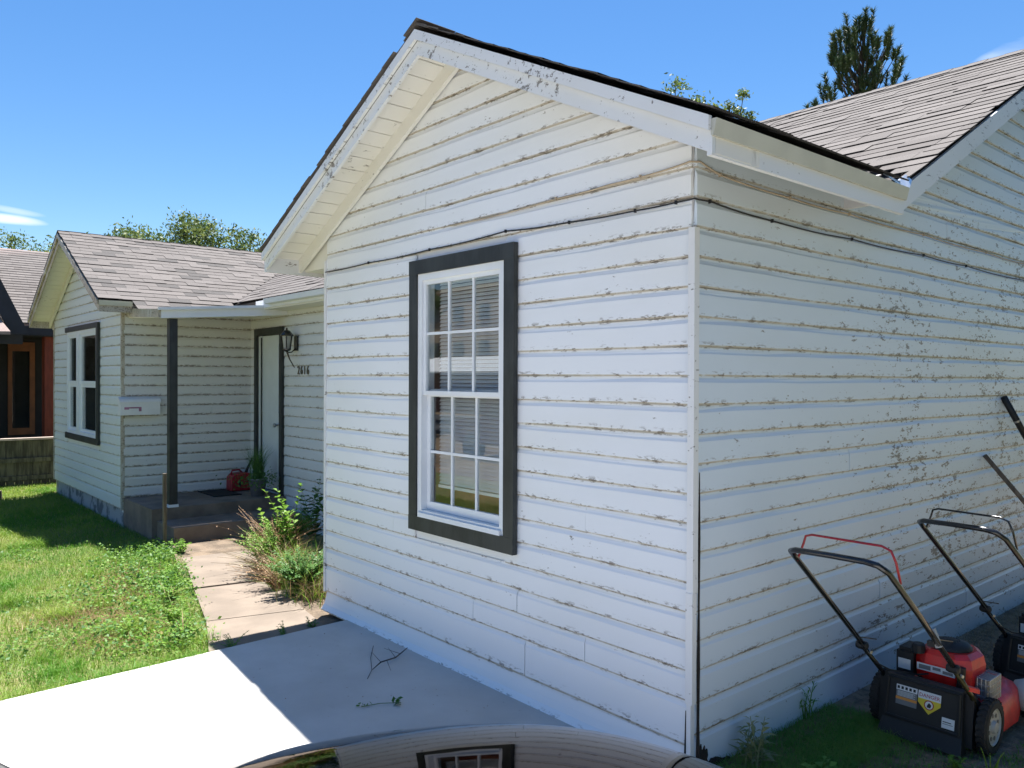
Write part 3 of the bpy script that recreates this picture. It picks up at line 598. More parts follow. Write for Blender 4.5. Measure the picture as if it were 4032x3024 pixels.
obj('cage', (lambda b: [b.tube([(cx_+math.cos(a)*.052, cy_+math.sin(a)*.052, 2.24), (cx_+math.cos(a)*.078, cy_+math.sin(a)*.078, 2.42)], .007, 5) for a in [math.pi/6+k*math.pi/3 for k in range(6)]] and b)(MB()), TUBEB, ln)
obj('cap', MB().lathe((cx_, cy_, 2.415), [(.092, 0), (.095, .012), (.04, .075), (.012, .085), (.014, .105), (.004, .115)], 12), TUBEB, ln); obj('base', MB().lathe((cx_, cy_, 2.20), [(.012, 0), (.058, .028), (.06, .045)], 12), TUBEB, ln)
obj('glass', MB().lathe((cx_, cy_, 2.245), [(.046, 0), (.068, .17)], 6), M('lamp_glass', (.45, .46, .42), .2, bmp=0), ln)
obj('tail', MB().tube([(cx_+.01, cy_, 2.20), (cx_+.03, cy_+.03, 2.10), (cx_+.07, cy_+.08, 1.99)], [.014, .009, .007], 6), TUBEB, ln)
def text_mb(ch, size, ext):
    c = bpy.data.curves.new('t', 'FONT'); c.body = ch; c.size = size; c.extrude = ext; c.resolution_u = 3; c.align_x = 'CENTER'; o = bpy.data.objects.new('t', c); COL.objects.link(o)
    bpy.context.view_layer.update(); me = bpy.data.meshes.new_from_object(o.evaluated_get(bpy.context.evaluated_depsgraph_get()))
    v = [tuple(x.co) for x in me.vertices]; f = [tuple(p.vertices) for p in me.polygons]; bpy.data.objects.remove(o); bpy.data.curves.remove(c); bpy.data.meshes.remove(me); return v, f
def text_obj(name, ch, size, ext, fn, mat, parent, local=False):
    v, f = text_mb(ch, size, ext); b = MB(); b.v = [tuple(fn(*p)) for p in v]; b.f = f; b.m = [0]*len(f); return obj(name, b, mat, parent, local=local)
hn = empty('house_number', (-7.66, 1.775, 1.89), label='house number 2616 in small dark digits right of the lantern', cat='house number')
for k, ch in enumerate('2616'): text_obj('digit', ch, .165, .006, lambda x, y, z, k=k: (-7.80+k*.092+x*.82, 1.772-z, 1.90+y), M('digit_bronze', (.16, .14, .10), .5, .3, bmp=0), hn)
gc = empty('gas_can', (-9.17, 1.52, .2), label='red plastic gas can with a black spout at the back of the porch', cat='gas can')
b = MB(); pr = [(-.15, 0), (.15, 0), (.155, .02), (.155, .20), (.13, .25), (.04, .262), (-.1, .25), (-.155, .20), (-.155, .02)]
b.prism([(-9.17+(-.10), 1.50+x, .205+z) for x, z in pr], (.2, 0, 0)); o = obj('body', b, GASR, gc); bv = o.modifiers.new('bevel', 'BEVEL'); bv.width = .025; bv.segments = 3
obj('handle', MB().tube([(-9.17, 1.38, .44), (-9.17, 1.40, .50), (-9.17, 1.50, .505), (-9.17, 1.55, .455)], .014, 8), GASR, gc, smooth=True)
obj('spout', MB().tube([(-9.17, 1.60, .44), (-9.17, 1.62, .50), (-9.17, 1.70, .66)], [.028, .02, .014], 8), BLK, gc, smooth=True)
obj('recess', MB().box((-9.072, 1.46, .27), (-9.066, 1.49, .36)), BLK, gc)
b = MB().hexa([(-9.75, 1.24, .201), (-8.95, 1.28, .201), (-8.88, 1.70, .201), (-9.72, 1.70, .201), (-9.75, 1.24, .212), (-8.95, 1.28, .212), (-8.88, 1.70, .212), (-9.72, 1.70, .212)])
b = MB().box((-9.38, .98, .201), (-8.72, 1.36, .213)); obj('doormat', b, MATM, None, label='black rubber doormat on the porch in front of the gas can', cat='doormat')
pt = empty('potted_plant', (-8.5, 1.52, .2), label='grey pot of grassy plant standing beside the porch door', cat='plant')
obj('pot', MB().lathe((-8.5, 1.50, .201), [(.085, 0), (.125, .22), (.135, .225), (.135, .245), (.12, .245), (.115, .21), (.0, .21)], 18), POTM, pt, smooth=True)
def blades(n, cfun, hfun, wd, lean, seg=3, seed=1, curl=1.):
    """grass blades as strips of quads; returns (n*seg*4,3)"""
    g = np.random.default_rng(seed); c = cfun(g, n); h = hfun(g, n)[:, None]; a = g.uniform(0, 2*np.pi, n); ln_ = g.uniform(.15, 1, n)*lean
    d = np.stack([np.cos(a), np.sin(a), np.zeros(n)], 1); s = np.stack([-np.sin(a), np.cos(a), np.zeros(n)], 1); a2 = g.uniform(0, 2*np.pi, n); s = np.stack([np.cos(a2), np.sin(a2), np.zeros(n)], 1)
    out = []; ww_ = (wd*g.uniform(.6, 1.2, n))[:, None]; pr_ = []
    for k in range(seg+1):
        t = k/seg; p = c+d*(ln_[:, None]*h*t**(1+curl))+np.array([0, 0, 1])*h*(t-.35*ln_[:, None]*t**2); wk_ = ww_*(1-t)**.7 if k else ww_; pr_.append((p-s*wk_/2, p+s*wk_/2))
    for k in range(seg): out.append(np.stack([pr_[k][0], pr_[k][1], pr_[k+1][1], pr_[k+1][0]], 1))
    return np.concatenate(out, 0).reshape(-1, 3), n
v, _ = blades(420, lambda g, n: np.array([-8.5, 1.50, .41])+np.c_[g.normal(0, .035, n), g.normal(0, .035, n), np.zeros(n)], lambda g, n: g.uniform(.25, .60, n), .007, .55, 4, 5)
npmesh('foliage', v, 4, CLO2, parent=pt, org=(-8.5, 1.5, .41))
def leafcloud(n, cfun, size, seed, asp=.5, flat=0.):
    g = np.random.default_rng(seed); c = cfun(g, n); s = (size*g.uniform(.6, 1.3, n))[:, None]
    u = g.normal(size=(n, 3)); u[:, 2] *= (1-flat); u /= np.linalg.norm(u, axis=1)[:, None]; w_ = g.normal(size=(n, 3)); w_[:, 2] *= (1-flat); w_ -= u*(w_*u).sum(1)[:, None]; w_ /= np.linalg.norm(w_, axis=1)[:, None]+1e-9
    return np.stack([c-u*s, c-w_*s*asp, c+u*s, c+w_*s*asp], 1).reshape(-1, 3)
v = leafcloud(420, lambda g, n: np.array([-8.42, 1.46, .45])+np.c_[g.normal(0, .15, n), g.normal(0, .16, n), g.normal(0, .06, n)], .02, 6)
npmesh('foliage', v, 4, CLO2, parent=pt, org=(-8.42, 1.46, .45), label='leafy plant around the pot rim')
obj('stake', MB().obox((-7.50, -.06, .26), ((1, 0, .02), (0, 1, 0), (0, 0, 1)), (.022, .018, .46)), WOOD, None, label='narrow wooden stake standing in the grass by the porch platform', cat='stake')

# ------------------------------------------------------------------ fence, neighbour
fe = empty('board_fence', (-15, -1.5, -.2), label='low weathered board fence with pale cap rail left of the far gable', cat='fence')
y = -6.0
while y < 4.2:
    h = .86+random.uniform(-.012, .012); obj('picket', MB().box((-15.0, y, -.2), (-14.98, y+.138, -.2+h)), FENCEM, fe); y += .143
obj('rail', MB().box((-14.98, -6, .25), (-14.94, 4.2, .33)), FENCEM, fe); obj('rail', MB().box((-14.98, -6, -.08), (-14.94, 4.2, .0)), FENCEM, fe)
obj('cap_rail', MB().box((-15.06, -6, .668), (-14.93, 4.2, .705)), CAPM, fe)
for y in (-5.9, -3.6, -1.3, 1.0, 3.3): obj('post', MB().box((-15.1, y, -.25), (-15.0, y+.09, .66)), FENCEM, fe)
obj('stump', MB().lathe((-13.35, -.95, -.25), [(.10, 0), (.09, .16), (.085, .2), (.0, .2)], 9), WOOD, None, label='short dark stump in the lawn at the left edge', cat='stump')
nb = empty('dark_neighbour_house', (-20, 1, -.2), label='dark painted neighbour house with tan roof and rust red column behind the fence', cat='house')
obj('wall', MB().box((-26, -6, -.25), (-18.5, 9, 2.9)), NBLK, nb)
def nroof(p, th=.06): 
    b = MB(); n = len(p); a = b.pts([V(q)-V((0, 0, th)) for q in p]); c = b.pts(p); b.face(a[::-1]); b.face(c)
    for i in range(n): b.face([a[i], a[(i+1) % n], c[(i+1) % n], c[i]])
    return b
nr_ = obj('roof', nroof([(-16.45, -6, 2.93), (-16.45, 9, 2.93), (-20.2, 9, 4.9), (-20.2, -6, 4.95)]), NROOF, nb); obj('roof', nroof([(-20.2, -6, 4.95), (-20.2, 9, 4.9), (-26, 9, 2.9), (-26, -6, 2.9)]), NROOF, nb)
sn = V((3.75, 0, 1.97)).cross(V((0, 1, 0)))
b = MB()
for c in range(29):
    f = c/29; x = -16.43-3.76*f; z = 2.945+1.98*f; y = -1.6-(c % 2)*.15
    while y < 2.4: b.hexa([(x, y, z-.02), (x, y+.297, z-.02), (x-.14, y+.297, z+.055), (x-.14, y, z+.055), (x, y, z+.006), (x, y+.297, z+.006), (x-.14, y+.297, z+.066), (x-.14, y, z+.066)], random.choice((0, 0, 2, 1))); y += .3
obj('shingles', b, SHT, nr_, kind='stuff')
obj('fascia', MB().box((-16.50, -6, 2.70), (-16.44, 9, 2.88)), NFAS, nb); obj('ceiling', MB().box((-18.5, -6, 2.68), (-16.5, 9, 2.72)), NFAS, nb)
obj('column', MB().box((-16.9, .36, -.2), (-16.6, .66, 2.68)), NRED, nb)
# projecting cross gable: thick dark rake seen from its side
b = MB().hexa([(-16.1, -.53, 3.10), (-16.1, -.35, 2.69), (-16.02, -.35, 2.69), (-16.02, -.53, 3.10), (-16.1, -.53, 3.86), (-16.1, -.02, 2.69), (-16.02, -.02, 2.69), (-16.02, -.53, 3.86)])
b = MB().prism([(-16.1, -.02, 2.69), (-16.1, -.33, 2.69), (-16.1, -1.6, 5.4), (-16.1, -1.8, 6.6)], (.09, 0, 0)); obj('rake_board', b, NFAS, nb)
b = MB().prism([(-16.1, -.34, 2.70), (-16.1, -.36, 2.70), (-16.1, -1.63, 5.4), (-16.1, -1.6, 5.42)], (-2.5, 0, 0)); obj('porch_gable_side', b, NROOF, nb)
obj('eave_roof', nroof([(-15.6, -2.6, 2.66), (-15.6, -.40, 2.72), (-16.15, -.55, 3.06), (-16.15, -2.6, 3.2)]), NROOF, nb)
obj('lintel', MB().box((-16.3, -6, 2.50), (-16.2, -.1, 2.69)), NFAS, nb)
nw = MB()
for lo, hi in (((-18.5, -.02, .55), (-18.44, .06, 2.62)), ((-18.5, .40, .55), (-18.44, .50, 2.62)), ((-18.5, .06, .55), (-18.44, .40, .70)), ((-18.5, .06, 2.42), (-18.44, .40, 2.62))): nw.box(lo, hi)
nw = obj('window', nw, NORG, nb); obj('pane', MB().box((-18.49, .06, .70), (-18.47, .40, 2.42)), GLASS, nw)
nw2 = MB().box((-18.5, -1.2, -.2), (-18.42, -.28, 2.5)); nw2 = obj('door', nw2, NORG, nb, label='orange wood framed door'); obj('pane', MB().box((-18.42, -1.1, .3), (-18.40, -.38, 2.35)), GLASS, nw2)

# ------------------------------------------------------------------ mowers
def tyre(b, c, r, wd, n=26, mi=0):
    prof = [(r*.70, -wd/2), (r*.92, -wd/2), (r, -wd*.32), (r, wd*.32), (r*.92, wd/2), (r*.70, wd/2)]; b.lathe(c, prof, n, (1, 0, 0), mi, False)
    for k in range(n):
        a = 2*math.pi*k/n; d = V((0, math.cos(a), math.sin(a))); t = V((0, -math.sin(a), math.cos(a)))
        for s in (-1, 1): b.obox(V(c)+d*(r+.001)+V((s*wd*.2, 0, 0)), (V((1, 0, 0))+t*.6*s, t, d), (wd*.24, r*.07, .004), mi)
def make_mower(red, bailm, label, group):
    root = empty('lawn_mower', (0, 0, 0), label=label, cat='lawn mower'); root['group'] = group
    def pt_(name, b, m, par=root, sm=False, **t): return obj(name, b, m, par, smooth=sm, local=True, **t)
    # deck: rounded skirt
    prof = [(-.20, -.06), (-.225, .10), (-.255, .22), (-.24, .46), (-.10, .62), (.10, .62), (.235, .53), (.262, .40), (.258, .18), (.20, -.06)]
    b = MB(); lv = [(.05, 1.02), (.12, 1.0), (.165, .97), (.20, .90), (.212, .78), (.216, .55)]; rings = []
    for z, s in lv: rings.append(b.pts([(x*s, .25+(y-.25)*s, z+(.02 if y > .4 else 0)) for x, y in prof]))
    for a, c in zip(rings[:-1], rings[1:]):
        for k in range(10): b.face([a[k], c[k], c[(k+1) % 10], a[(k+1) % 10]])
    b.face(rings[-1][::-1]); deck = pt_('deck', b, red, sm=True)
    fd = pt_('front_cover', MB().lathe((.245, .60, .13), [(.0, -.06), (.07, -.055), (.092, 0), (.075, .04), (0, .045)], 16, (1, .1, 0)), HUBM, sm=True)
    # wheels
    for x, y, r in ((.262, .01, .132), (-.262, .01, .132), (.25, .64, .10), (-.25, .64, .10)):
        b = MB(); tyre(b, (x, y, r), r, .052); wh = pt_('wheel', b, RUB); s = 1 if x > 0 else -1
        b = MB().lathe((x, y, r), [(r*.71, -.02), (r*.71, .020), (r*.66, .024), (r*.62, .016), (r*.25, .014), (r*.2, .03), (.0, .03)], 24, (s, 0, 0))
        pt_('hub', b, HUBM, wh, sm=False)
        b = MB()
        for k in range(8): a = k*math.pi/4+.2; b.lathe((x+s*.0165, y+math.cos(a)*r*.45, r+math.sin(a)*r*.45), [(.011, 0), (.011, .002), (0, .002)], 8, (s, 0, 0))
        pt_('hub_hole', b, M('hub_shadow_grey', (.16, .16, .155), .6, bmp=0), wh)
    # rear flap, frame and trailing shield
    b = MB().hexa([(-.20, -.15, .085), (.19, -.15, .085), (.19, -.10, .085), (-.20, -.10, .085), (-.19, -.11, .305), (.18, -.11, .305), (.18, -.06, .305), (-.19, -.06, .305)])
    fl = pt_('rear_flap', b, BLK)
    n = V((0, -.22, .04)).normalized(); u = V((0, .04, .22)).normalized(); x_ = V((1, 0, 0))
    def F(x, z): return V((x, -.15+.04*(z-.085)/.22, z))+n*.006
    b = MB()
    for (x0, z0), (x1, z1) in (((-.185, .10), (.175, .10)), ((-.18, .29), (.17, .29)), ((-.185, .10), (-.18, .29)), ((.175, .10), (.17, .29))): b.tube([F(x0, z0), F(x1, z1)], .007, 6)
    pt_('flap_rib', b, BLK, fl)
    pt_('trail_shield', MB().hexa([(-.21, -.19, .012), (.20, -.19, .012), (.20, -.12, .012), (-.21, -.12, .012), (-.20, -.15, .085), (.19, -.15, .085), (.19, -.12, .085), (-.20, -.12, .085)]), BLK)
    for x in (-.215, .205): pt_('wheel_guard', MB().hexa([(x-.02, -.12, .04), (x+.02, -.12, .04), (x+.02, .08, .04), (x-.02, .08, .04), (x-.02, -.09, .30), (x+.02, -.09, .30), (x+.02, .03, .22), (x-.02, .03, .22)]), BLK)
    def lab(x0, z0, x1, z1, mt, k=0, par=fl, nm='warning_label'): 
        o = n*(.001+.0012*k); return pt_(nm, MB().hexa([F(x0, z0)+o, F(x1, z0)+o, F(x1, z0)+o+n*.001, F(x0, z0)+o+n*.001, F(x0, z1)+o, F(x1, z1)+o, F(x1, z1)+o+n*.001, F(x0, z1)+o+n*.001]), mt, par)
    lab(-.135, .165, -.03, .262, LGR); lab(-.135, .236, -.03, .262, LWH, 1); lab(-.135, .19, -.03, .203, ORG, 1); lab(-.025, .225, .085, .262, LWH)
    for k in range(5): lab(-.128, .2075+k*.0052, -.04-.01*(k % 2), .2095+k*.0052, LWH, 1, nm='label_line')
    for k in range(5): lab(-.13+.02*k, .242, -.118+.02*k, .256, INKB, 2, nm='label_pictogram')
    b = MB().prism([F(-.025, .225)+n*.001, F(.085, .225)+n*.001, F(.085, .205)+n*.001, F(.03, .155)+n*.001, F(-.025, .205)+n*.001], n*.001); pt_('warning_label', b, YEL, fl)
    b = MB().lathe(F(.03, .20)+n*.002, [(.024, 0), (.024, .001), (.019, .001)], 18, n, 0, False); pt_('warning_ring', b, INKR, fl); pt_('warning_disc', MB().lathe(F(.03, .20)+n*.0018, [(.0195, 0), (.0195, .0008), (0, .0008)], 16, n), LWH, fl)
    b = MB().prism([F(.02, .188)+n*.003, F(.038, .188)+n*.003, F(.042, .202)+n*.003, F(.030, .212)+n*.003, F(.022, .20)+n*.003], n*.0006); pt_('warning_symbol', b, INKB, fl)
    text_obj('warning_text', 'DANGER', .025, .0004, lambda x, y, z: F(.03+x, .234+y)+n*(.0028+z), INKR, fl, True)
    lab(.095, .115, .155, .165, LWH, 0); lab(.10, .143, .14, .147, INKB, 1, nm='label_line'); lab(.10, .134, .148, .137, LGR, 1, nm='label_line')
    # engine
    eng = pt_('engine', MB().box((-.12, .09, .18), (.14, .34, .29)), BLK)
    sh = MB(); pr = [(-.12, .08), (-.06, .04), (.09, .04), (.15, .09), (.16, .24), (.10, .34), (-.06, .35), (-.13, .28)]; rr = []
    for z, s in ((.27, 1.0), (.36, 1.03), (.405, .97), (.425, .80)): rr.append(sh.pts([(x*s, .19+(y-.19)*s, z) for x, y in pr]))
    for a, c in zip(rr[:-1], rr[1:]):
        for k in range(8): sh.face([a[k], a[(k+1) % 8], c[(k+1) % 8], c[k]])
    sh.face(rr[-1]); pt_('shroud', sh, red, eng)
    pt_('recoil_cover', MB().lathe((.01, .19, .415), [(.105, 0), (.104, .018), (.085, .04), (.03, .052), (0, .052)], 22), BLK, eng, True)
    b = MB()
    for k in range(20): a = k*math.pi/10; b.tube([(.01+.04*math.cos(a), .19+.04*math.sin(a), .466), (.01+.10*math.cos(a), .19+.10*math.sin(a), .435)], .003, 4)
    pt_('recoil_grille', b, M('worn_grey_plastic', (.06, .06, .062), .6), eng)
    b = MB()
    for k in range(9): b.box((-.118, .087, .19+k*.010), (.142, .089, .194+k*.010))
    pt_('cooling_fins', b, SILV, eng)
    for bx, by in ((-.09, .06), (.12, .10), (.12, .26), (-.08, .31)): pt_('bolt', MB().lathe((bx, by, .395), [(.008, 0), (.008, .018), (0, .018)], 6), SILV, eng)
    pt_('air_filter', MB().box((-.215, .05, .26), (-.125, .20, .385)).box((-.205, .06, .385), (-.135, .19, .405)), BLK, eng); pt_('fuel_cap', MB().lathe((-.10, .05, .40), [(.034, 0), (.034, .04), (.028, .048), (0, .048)], 12), BLK, eng)
    pt_('engine_label', MB().box((-.10, .0325, .315), (.09, .034, .352)).box((-.205, .0485, .29), (-.14, .0495, .345)), LWH, eng)
    pt_('label_print', MB().box((-.09, .031, .322), (-.03, .0322, .345)).box((-.02, .031, .33), (.02, .0322, .345)).box((.03, .031, .322), (.08, .0322, .338)), LGR, eng)
    pt_('dipstick_tube', MB().tube([(.10, .05, .20), (.12, .03, .30), (.12, .03, .38)], [.02, .02, .024], 8), BLK, eng)
    b = MB(); x0, x1, y0, y1, z0, z1 = .165, .225, .12, .27, .20, .32
    for k in range(7): y = y0+(y1-y0)*k/6; b.tube([(x1, y, z0), (x1, y, z1), (x0, y, z1+.005)], .0035, 5)
    for k in range(5): z = z0+(z1-z0)*k/4; b.tube([(x0, y0, z), (x1, y0, z), (x1, y1, z), (x0, y1, z)], .0035, 5)
    for k in range(4): x = x0+(x1-x0)*k/3; b.tube([(x, y0, z0), (x, y0, z1)], .0035, 5)
    pt_('muffler_guard', b, SILV, eng); pt_('muffler', MB().box((.15, .13, .21), (.21, .26, .31)), SILV, eng)
    gb = np.random.default_rng(4); q = np.c_[gb.uniform(-.2, .26, 60), gb.uniform(.0, .62, 60), np.full(60, .232)]; q[:, 2] = np.where(np.abs(q[:, 0]) > .2, .20, .232)
    vv1 = leafcloud(60, lambda g, n: q, .008, 77, .25, .9); bb = MB(); bb.v = [tuple(p) for p in vv1]; bb.f = [tuple(range(4*k, 4*k+4)) for k in range(60)]; bb.m = [0]*60; pt_('grass_clippings', bb, STRAW, kind='stuff')
    # handles
    def H(x, y, z): return V((x, y, z))
    LX, RX = -.225, .215
    lo = lambda x: [H(x, -.04, .21), H(x, -.10, .30), H(x, -.335, .49)]
    pt_('lower_handle', MB().tube(lo(LX), .0125, 8), TUBEB, sm=True); pt_('lower_handle', MB().tube(lo(RX), .0125, 8), M('bronze_reflecting_tube', (.05, .045, .02), .25, .3, bmp=0), sm=True)
    P = [H(LX, -.315, .485), H(LX, -.70, .80), H(LX, -1.00, 1.045), H(LX+.008, -1.045, 1.075), H(LX+.045, -1.07, 1.088), H(0, -1.085, 1.095), H(RX-.07, -1.085, 1.095), H(RX-.025, -1.07, 1.085), H(RX, -1.02, 1.05), H(RX, -.70, .80), H(RX, -.315, .485)]
    uh = pt_('upper_handle', MB().tube(P, .0135, 10), TUBEB, sm=True)
    B_ = [H(LX+.004, -.985, 1.02), H(LX+.02, -.955, 1.10), H(LX+.03, -.955, 1.135), H(LX+.06, -.955, 1.145), H(RX-.06, -.955, 1.145), H(RX-.02, -.955, 1.13), H(RX-.005, -.94, 1.08), H(RX, -.905, .985)]
    pt_('bail_bar', MB().tube(B_, .0055, 7), bailm, sm=True)
    for x in (LX, RX):
        pt_('knob', MB().lathe((x, -.325, .485), [(.018, -.03), (.022, -.02), (.022, .02), (.012, .028), (0, .028)], 10, (1, 0, 0)), BLK)
        pt_('bolt', MB().lathe((x+.012, -.27, .44), [(.008, 0), (.008, .012), (0, .012)], 8, (1, -.4, 0)), SILV)
    pt_('wing_knob', MB().obox((RX+.02, -.14, .345), ((1, .6, -.2), (-.6, 1, 0), (0, 0, 1)), (.028, .012, .011)), RED)
    pt_('wing_knob', MB().obox((LX-.02, -.30, .485), ((1, 0, 0), (0, 1, 0), (0, 0, 1)), (.012, .008, .010)), RED)
    pt_('rope_guide', MB().obox((RX-.012, -.505, .665), ((1, .1, .4), (0, 1, 0), (-.4, 0, 1)), (.012, .009, .042)), M('pull_grip_grey', (.35, .36, .36), .5, bmp=0))
    pt_('bracket', MB().box((RX-.045, -.52, .625), (RX-.012, -.495, .65)), BLK)
    pt_('pull_rope', MB().tube([H(RX-.0, -.495, .66), H(.09, -.1, .54), H(.03, .17, .462)], .0025, 5), STRAW)
    pt_('control_cable', MB().tube([H(LX+.016, -.99, 1.03), H(LX+.03, -.70, .775), H(LX+.02, -.45, .575), H(LX+.02, -.30, .44)], .003, 5), CABLK)
    pt_('control_cable', MB().tube([H(LX+.01, -.20, .37), H(LX+.06, -.14, .33), H(-.08, -.02, .30), H(-.02, .08, .30)], .0045, 5), CABLK)
    pt_('control_cable', MB().tube([H(LX, -.40, .54), H(LX+.02, -.37, .54), H(LX+.075, -.33, .535)], .0035, 5), CABLK)
    return root
mw = make_mower(RED, M('bail_red', (.42, .02, .03), .35, bmp=0), 'red push mower with a black rear flap and red bail bar beside the white wall', 'push mowers beside the right wall')
mw.location = (.573, 1.31, .0)
DKB = M('mower_black_deck', (.02, .02, .022), .35, bmp=0, coat=.3)
m2 = make_mower(DKB, TUBEB, 'all black push mower behind the red mower, cut off by the right edge', 'push mowers beside the right wall')
m2.location = (.80, 2.45, .01); m2.rotation_euler = (0, 0, R(-8))

# long handled tools leaning on the wall
tl = empty('shovel', (.62, 4.35, 0), label='shovel with a brown wooden handle leaning on the wall behind the mowers', cat='shovel')
obj('handle', MB().tube([(.035, 3.60, 1.285), (.62, 4.40, .18)], [.017, .019], 10), WOOD, tl, smooth=True)
obj('blade', MB().hexa([(.58, 4.52, .0), (.78, 4.42, .0), (.80, 4.43, .01), (.60, 4.53, .01), (.53, 4.40, .22), (.70, 4.32, .22), (.71, 4.33, .24), (.55, 4.41, .24)]), SILV, tl)
tl = empty('rake', (.55, 4.95, 0), label='black handled garden rake leaning on the wall at the right edge', cat='rake')
obj('handle', MB().tube([(.035, 4.01, 1.71), (.56, 4.92, .1)], [.021, .018], 10), WOOD, tl, smooth=True); d_ = V((.525, .91, -1.61)).normalized()
obj('grip', MB().tube([V((.035, 4.01, 1.71))-d_*.015, V((.035, 4.01, 1.71))+d_*.48], [.0255, .0235], 12), BLK, tl, smooth=True); obj('collar', MB().tube([V((.035, 4.01, 1.71))+d_*.20, V((.035, 4.01, 1.71))+d_*.215], .0275, 12), SILV, tl)
b = MB().box((.38, 4.90, .06), (.76, 4.93, .09))
for k in range(12): b.tube([(.39+k*.033, 4.915, .07), (.39+k*.033, 4.89, .005)], .004, 5)
obj('tine_head', b, SILV, tl)

# ------------------------------------------------------------------ car (only its roof reaches into view)
U2, V2 = V((rt.x, rt.y, 0)).normalized(), V((fw.x, fw.y, 0)).normalized(); CO = V((2.285, -3.081, 0))
car = empty('parked_car', CO, label='dark glossy car whose curved bonnet reflects the house wall', cat='car')
def hz(v):      # centre-line height of hood, screen, roof
    if v > 2.02: return max(.985-(v-2.02)*.6-(v-2.02)**2*6, .55)
    if v > 1.05: return 1.293-.156*(v-.61)**2
    if v > .45: return 1.263+(1.05-v)*.40
    if v > -1.6: return 1.503-.02*(v-.3)**2
    return max(1.43-(-1.6-v)*.75, .95) if v > -2.3 else .95
sv = [-2.6, -2.5, -2.2, -1.9, -1.6, -1.2, -.6, 0, .3, .45, .6, .8, 1.0]+list(np.linspace(1.06, 2.02, 30))+list(np.linspace(2.04, 2.26, 12)); uu = list(np.linspace(-.80, .70, 44)); b = MB(); rings = []
for v in sv:
    zc = hz(v); k = 1 if v < 2.0 else 1-.10*((v-2.0)/.26)**2; cab = 0.0 if v > 1.05 else min(1, (1.05-v)/.5)
    sec = []
    for u in uu:
        g = (.21 if u < 0 else .40)*u*u; sec.append((u*(1-.12*cab), zc-g*(1-.4*cab)))
    lo_, hi_ = sec[0], sec[-1]
    left = [(-.84, .22), (-.90, .26), (-.93, .5), (-.93, .75), (-.90, min(.90, lo_[1]-.03)), (-.86*(1-.06*cab), lo_[1]-.06)]
    right = [(.76*(1-.06*cab), hi_[1]-.06), (.80, min(.90, hi_[1]-.03)), (.83, .75), (.83, .5), (.80, .26), (.74, .22)]
    rings.append(b.pts([CO+U2*(u*k)+V2*v+V((0, 0, z)) for u, z in left+sec+right]))
for a, c in zip(rings[:-1], rings[1:]):
    for k in range(len(a)-1): b.face([a[k], a[k+1], c[k+1], c[k]])
b.face(rings[0]); b.face(rings[-1][::-1]); obj('body', b, CARP, car, smooth=True)
def CPt(u, v, z): return CO+U2*u+V2*v+V((0, 0, z))
for u in (-.915, .815):
    s_ = -1 if u < 0 else 1
    for v0, v1 in ((-1.5, -.55), (-.5, .35)): obj('side_window', MB().hexa([CPt(u, v0, .98), CPt(u, v1, .98), CPt(u+s_*.012, v1, .98), CPt(u+s_*.012, v0, .98), CPt(u-s_*.12, v0+.06, 1.28), CPt(u-s_*.12, v1-.04, 1.28), CPt(u+s_*.012-s_*.12, v1-.04, 1.28), CPt(u+s_*.012-s_*.12, v0+.06, 1.28)]), BLK, car)
    for v0 in (-1.9, 1.45):
        b = MB(); b.lathe(CPt(u-s_*.09, v0, .32), [(.2, -.1), (.31, -.1), (.32, -.08), (.32, .08), (.31, .1), (.2, .1)], 28, U2, 0, False); wh = obj('wheel', b, RUB, car, smooth=True); obj('rim', MB().lathe(CPt(u-s_*.09, v0, .32), [(.21, -.09), (.21, .09), (0, .07)], 20, U2*s_), SILV, wh)
    obj('headlight', MB().lathe(CPt(u-s_*.22, 2.17, .68), [(.09, 0), (.08, .05), (0, .07)], 16, V2), LWH, car)
obj('windscreen', MB().hexa([CPt(-.62, .50, 1.50), CPt(.52, .50, 1.50), CPt(.56, .98, 1.30), CPt(-.68, .98, 1.27), CPt(-.62, .50, 1.512), CPt(.52, .50, 1.512), CPt(.56, .98, 1.312), CPt(-.68, .98, 1.282)]), BLK, car)
m_ = MB().tube([CPt(-1.12, 1.33, 1.212), CPt(-1.0, 1.36, 1.206), CPt(-.9, 1.37, 1.186), CPt(-.80, 1.36, 1.15)], [.010, .013, .013, .010], 10); m_ = obj('side_mirror', m_, BLK, car, smooth=True)

# ------------------------------------------------------------------ plants
def inpoly(x, y): return True
walkpoly = np.array(PA+PB[::-1])
def inside(px, py, poly):
    c = np.zeros(len(px), bool); n = len(poly)
    for i in range(n):
        x0, y0 = poly[i]; x1, y1 = poly[(i+1) % n]
        c ^= ((y0 > py) != (y1 > py)) & (px < (x1-x0)*(py-y0)/(y1-y0+1e-12)+x0)
    return c
def gzv(x): return -.05-.14*np.clip((-x-3.2)/4.5, 0, 1)
def lawn_pts(x0, x1, y0, y1):
    def f(g, n):
        x = g.uniform(x0, x1, n); y = g.uniform(y0, y1, n)
        bad = inside(x, y-g.uniform(0, .12, n)**1.5, walkpoly) | ((x > -9.5) & (y > 0) & (x < -7.5)) | ((x < -9.4) & (y > -.02) & (x > -13.75)) | (x > -3.07-(y+2.33)*.043) | ((x > -7.9) & (y > 1.75)) | ((x > -4.7) & (y > -.28+.04*np.sin(9*x)))
        x[bad] = -4; y[bad] = -5.5
        return np.c_[x, y, gzv(x)-.01]
    return f
va, n1 = blades(120000, lawn_pts(-9.5, -3.2, -5, 0.5), lambda g, n: g.uniform(.025, .085, n), .0055, 1.3, 2, 21)
vb, n2 = blades(60000, lawn_pts(-15, -9.5, -4, .6), lambda g, n: g.uniform(.03, .09, n), .009, 1.2, 2, 22)
g_ = np.random.default_rng(3); mi1 = (g_.random(n1) < .16).astype(int); mi2 = (g_.random(n2) < .06).astype(int)
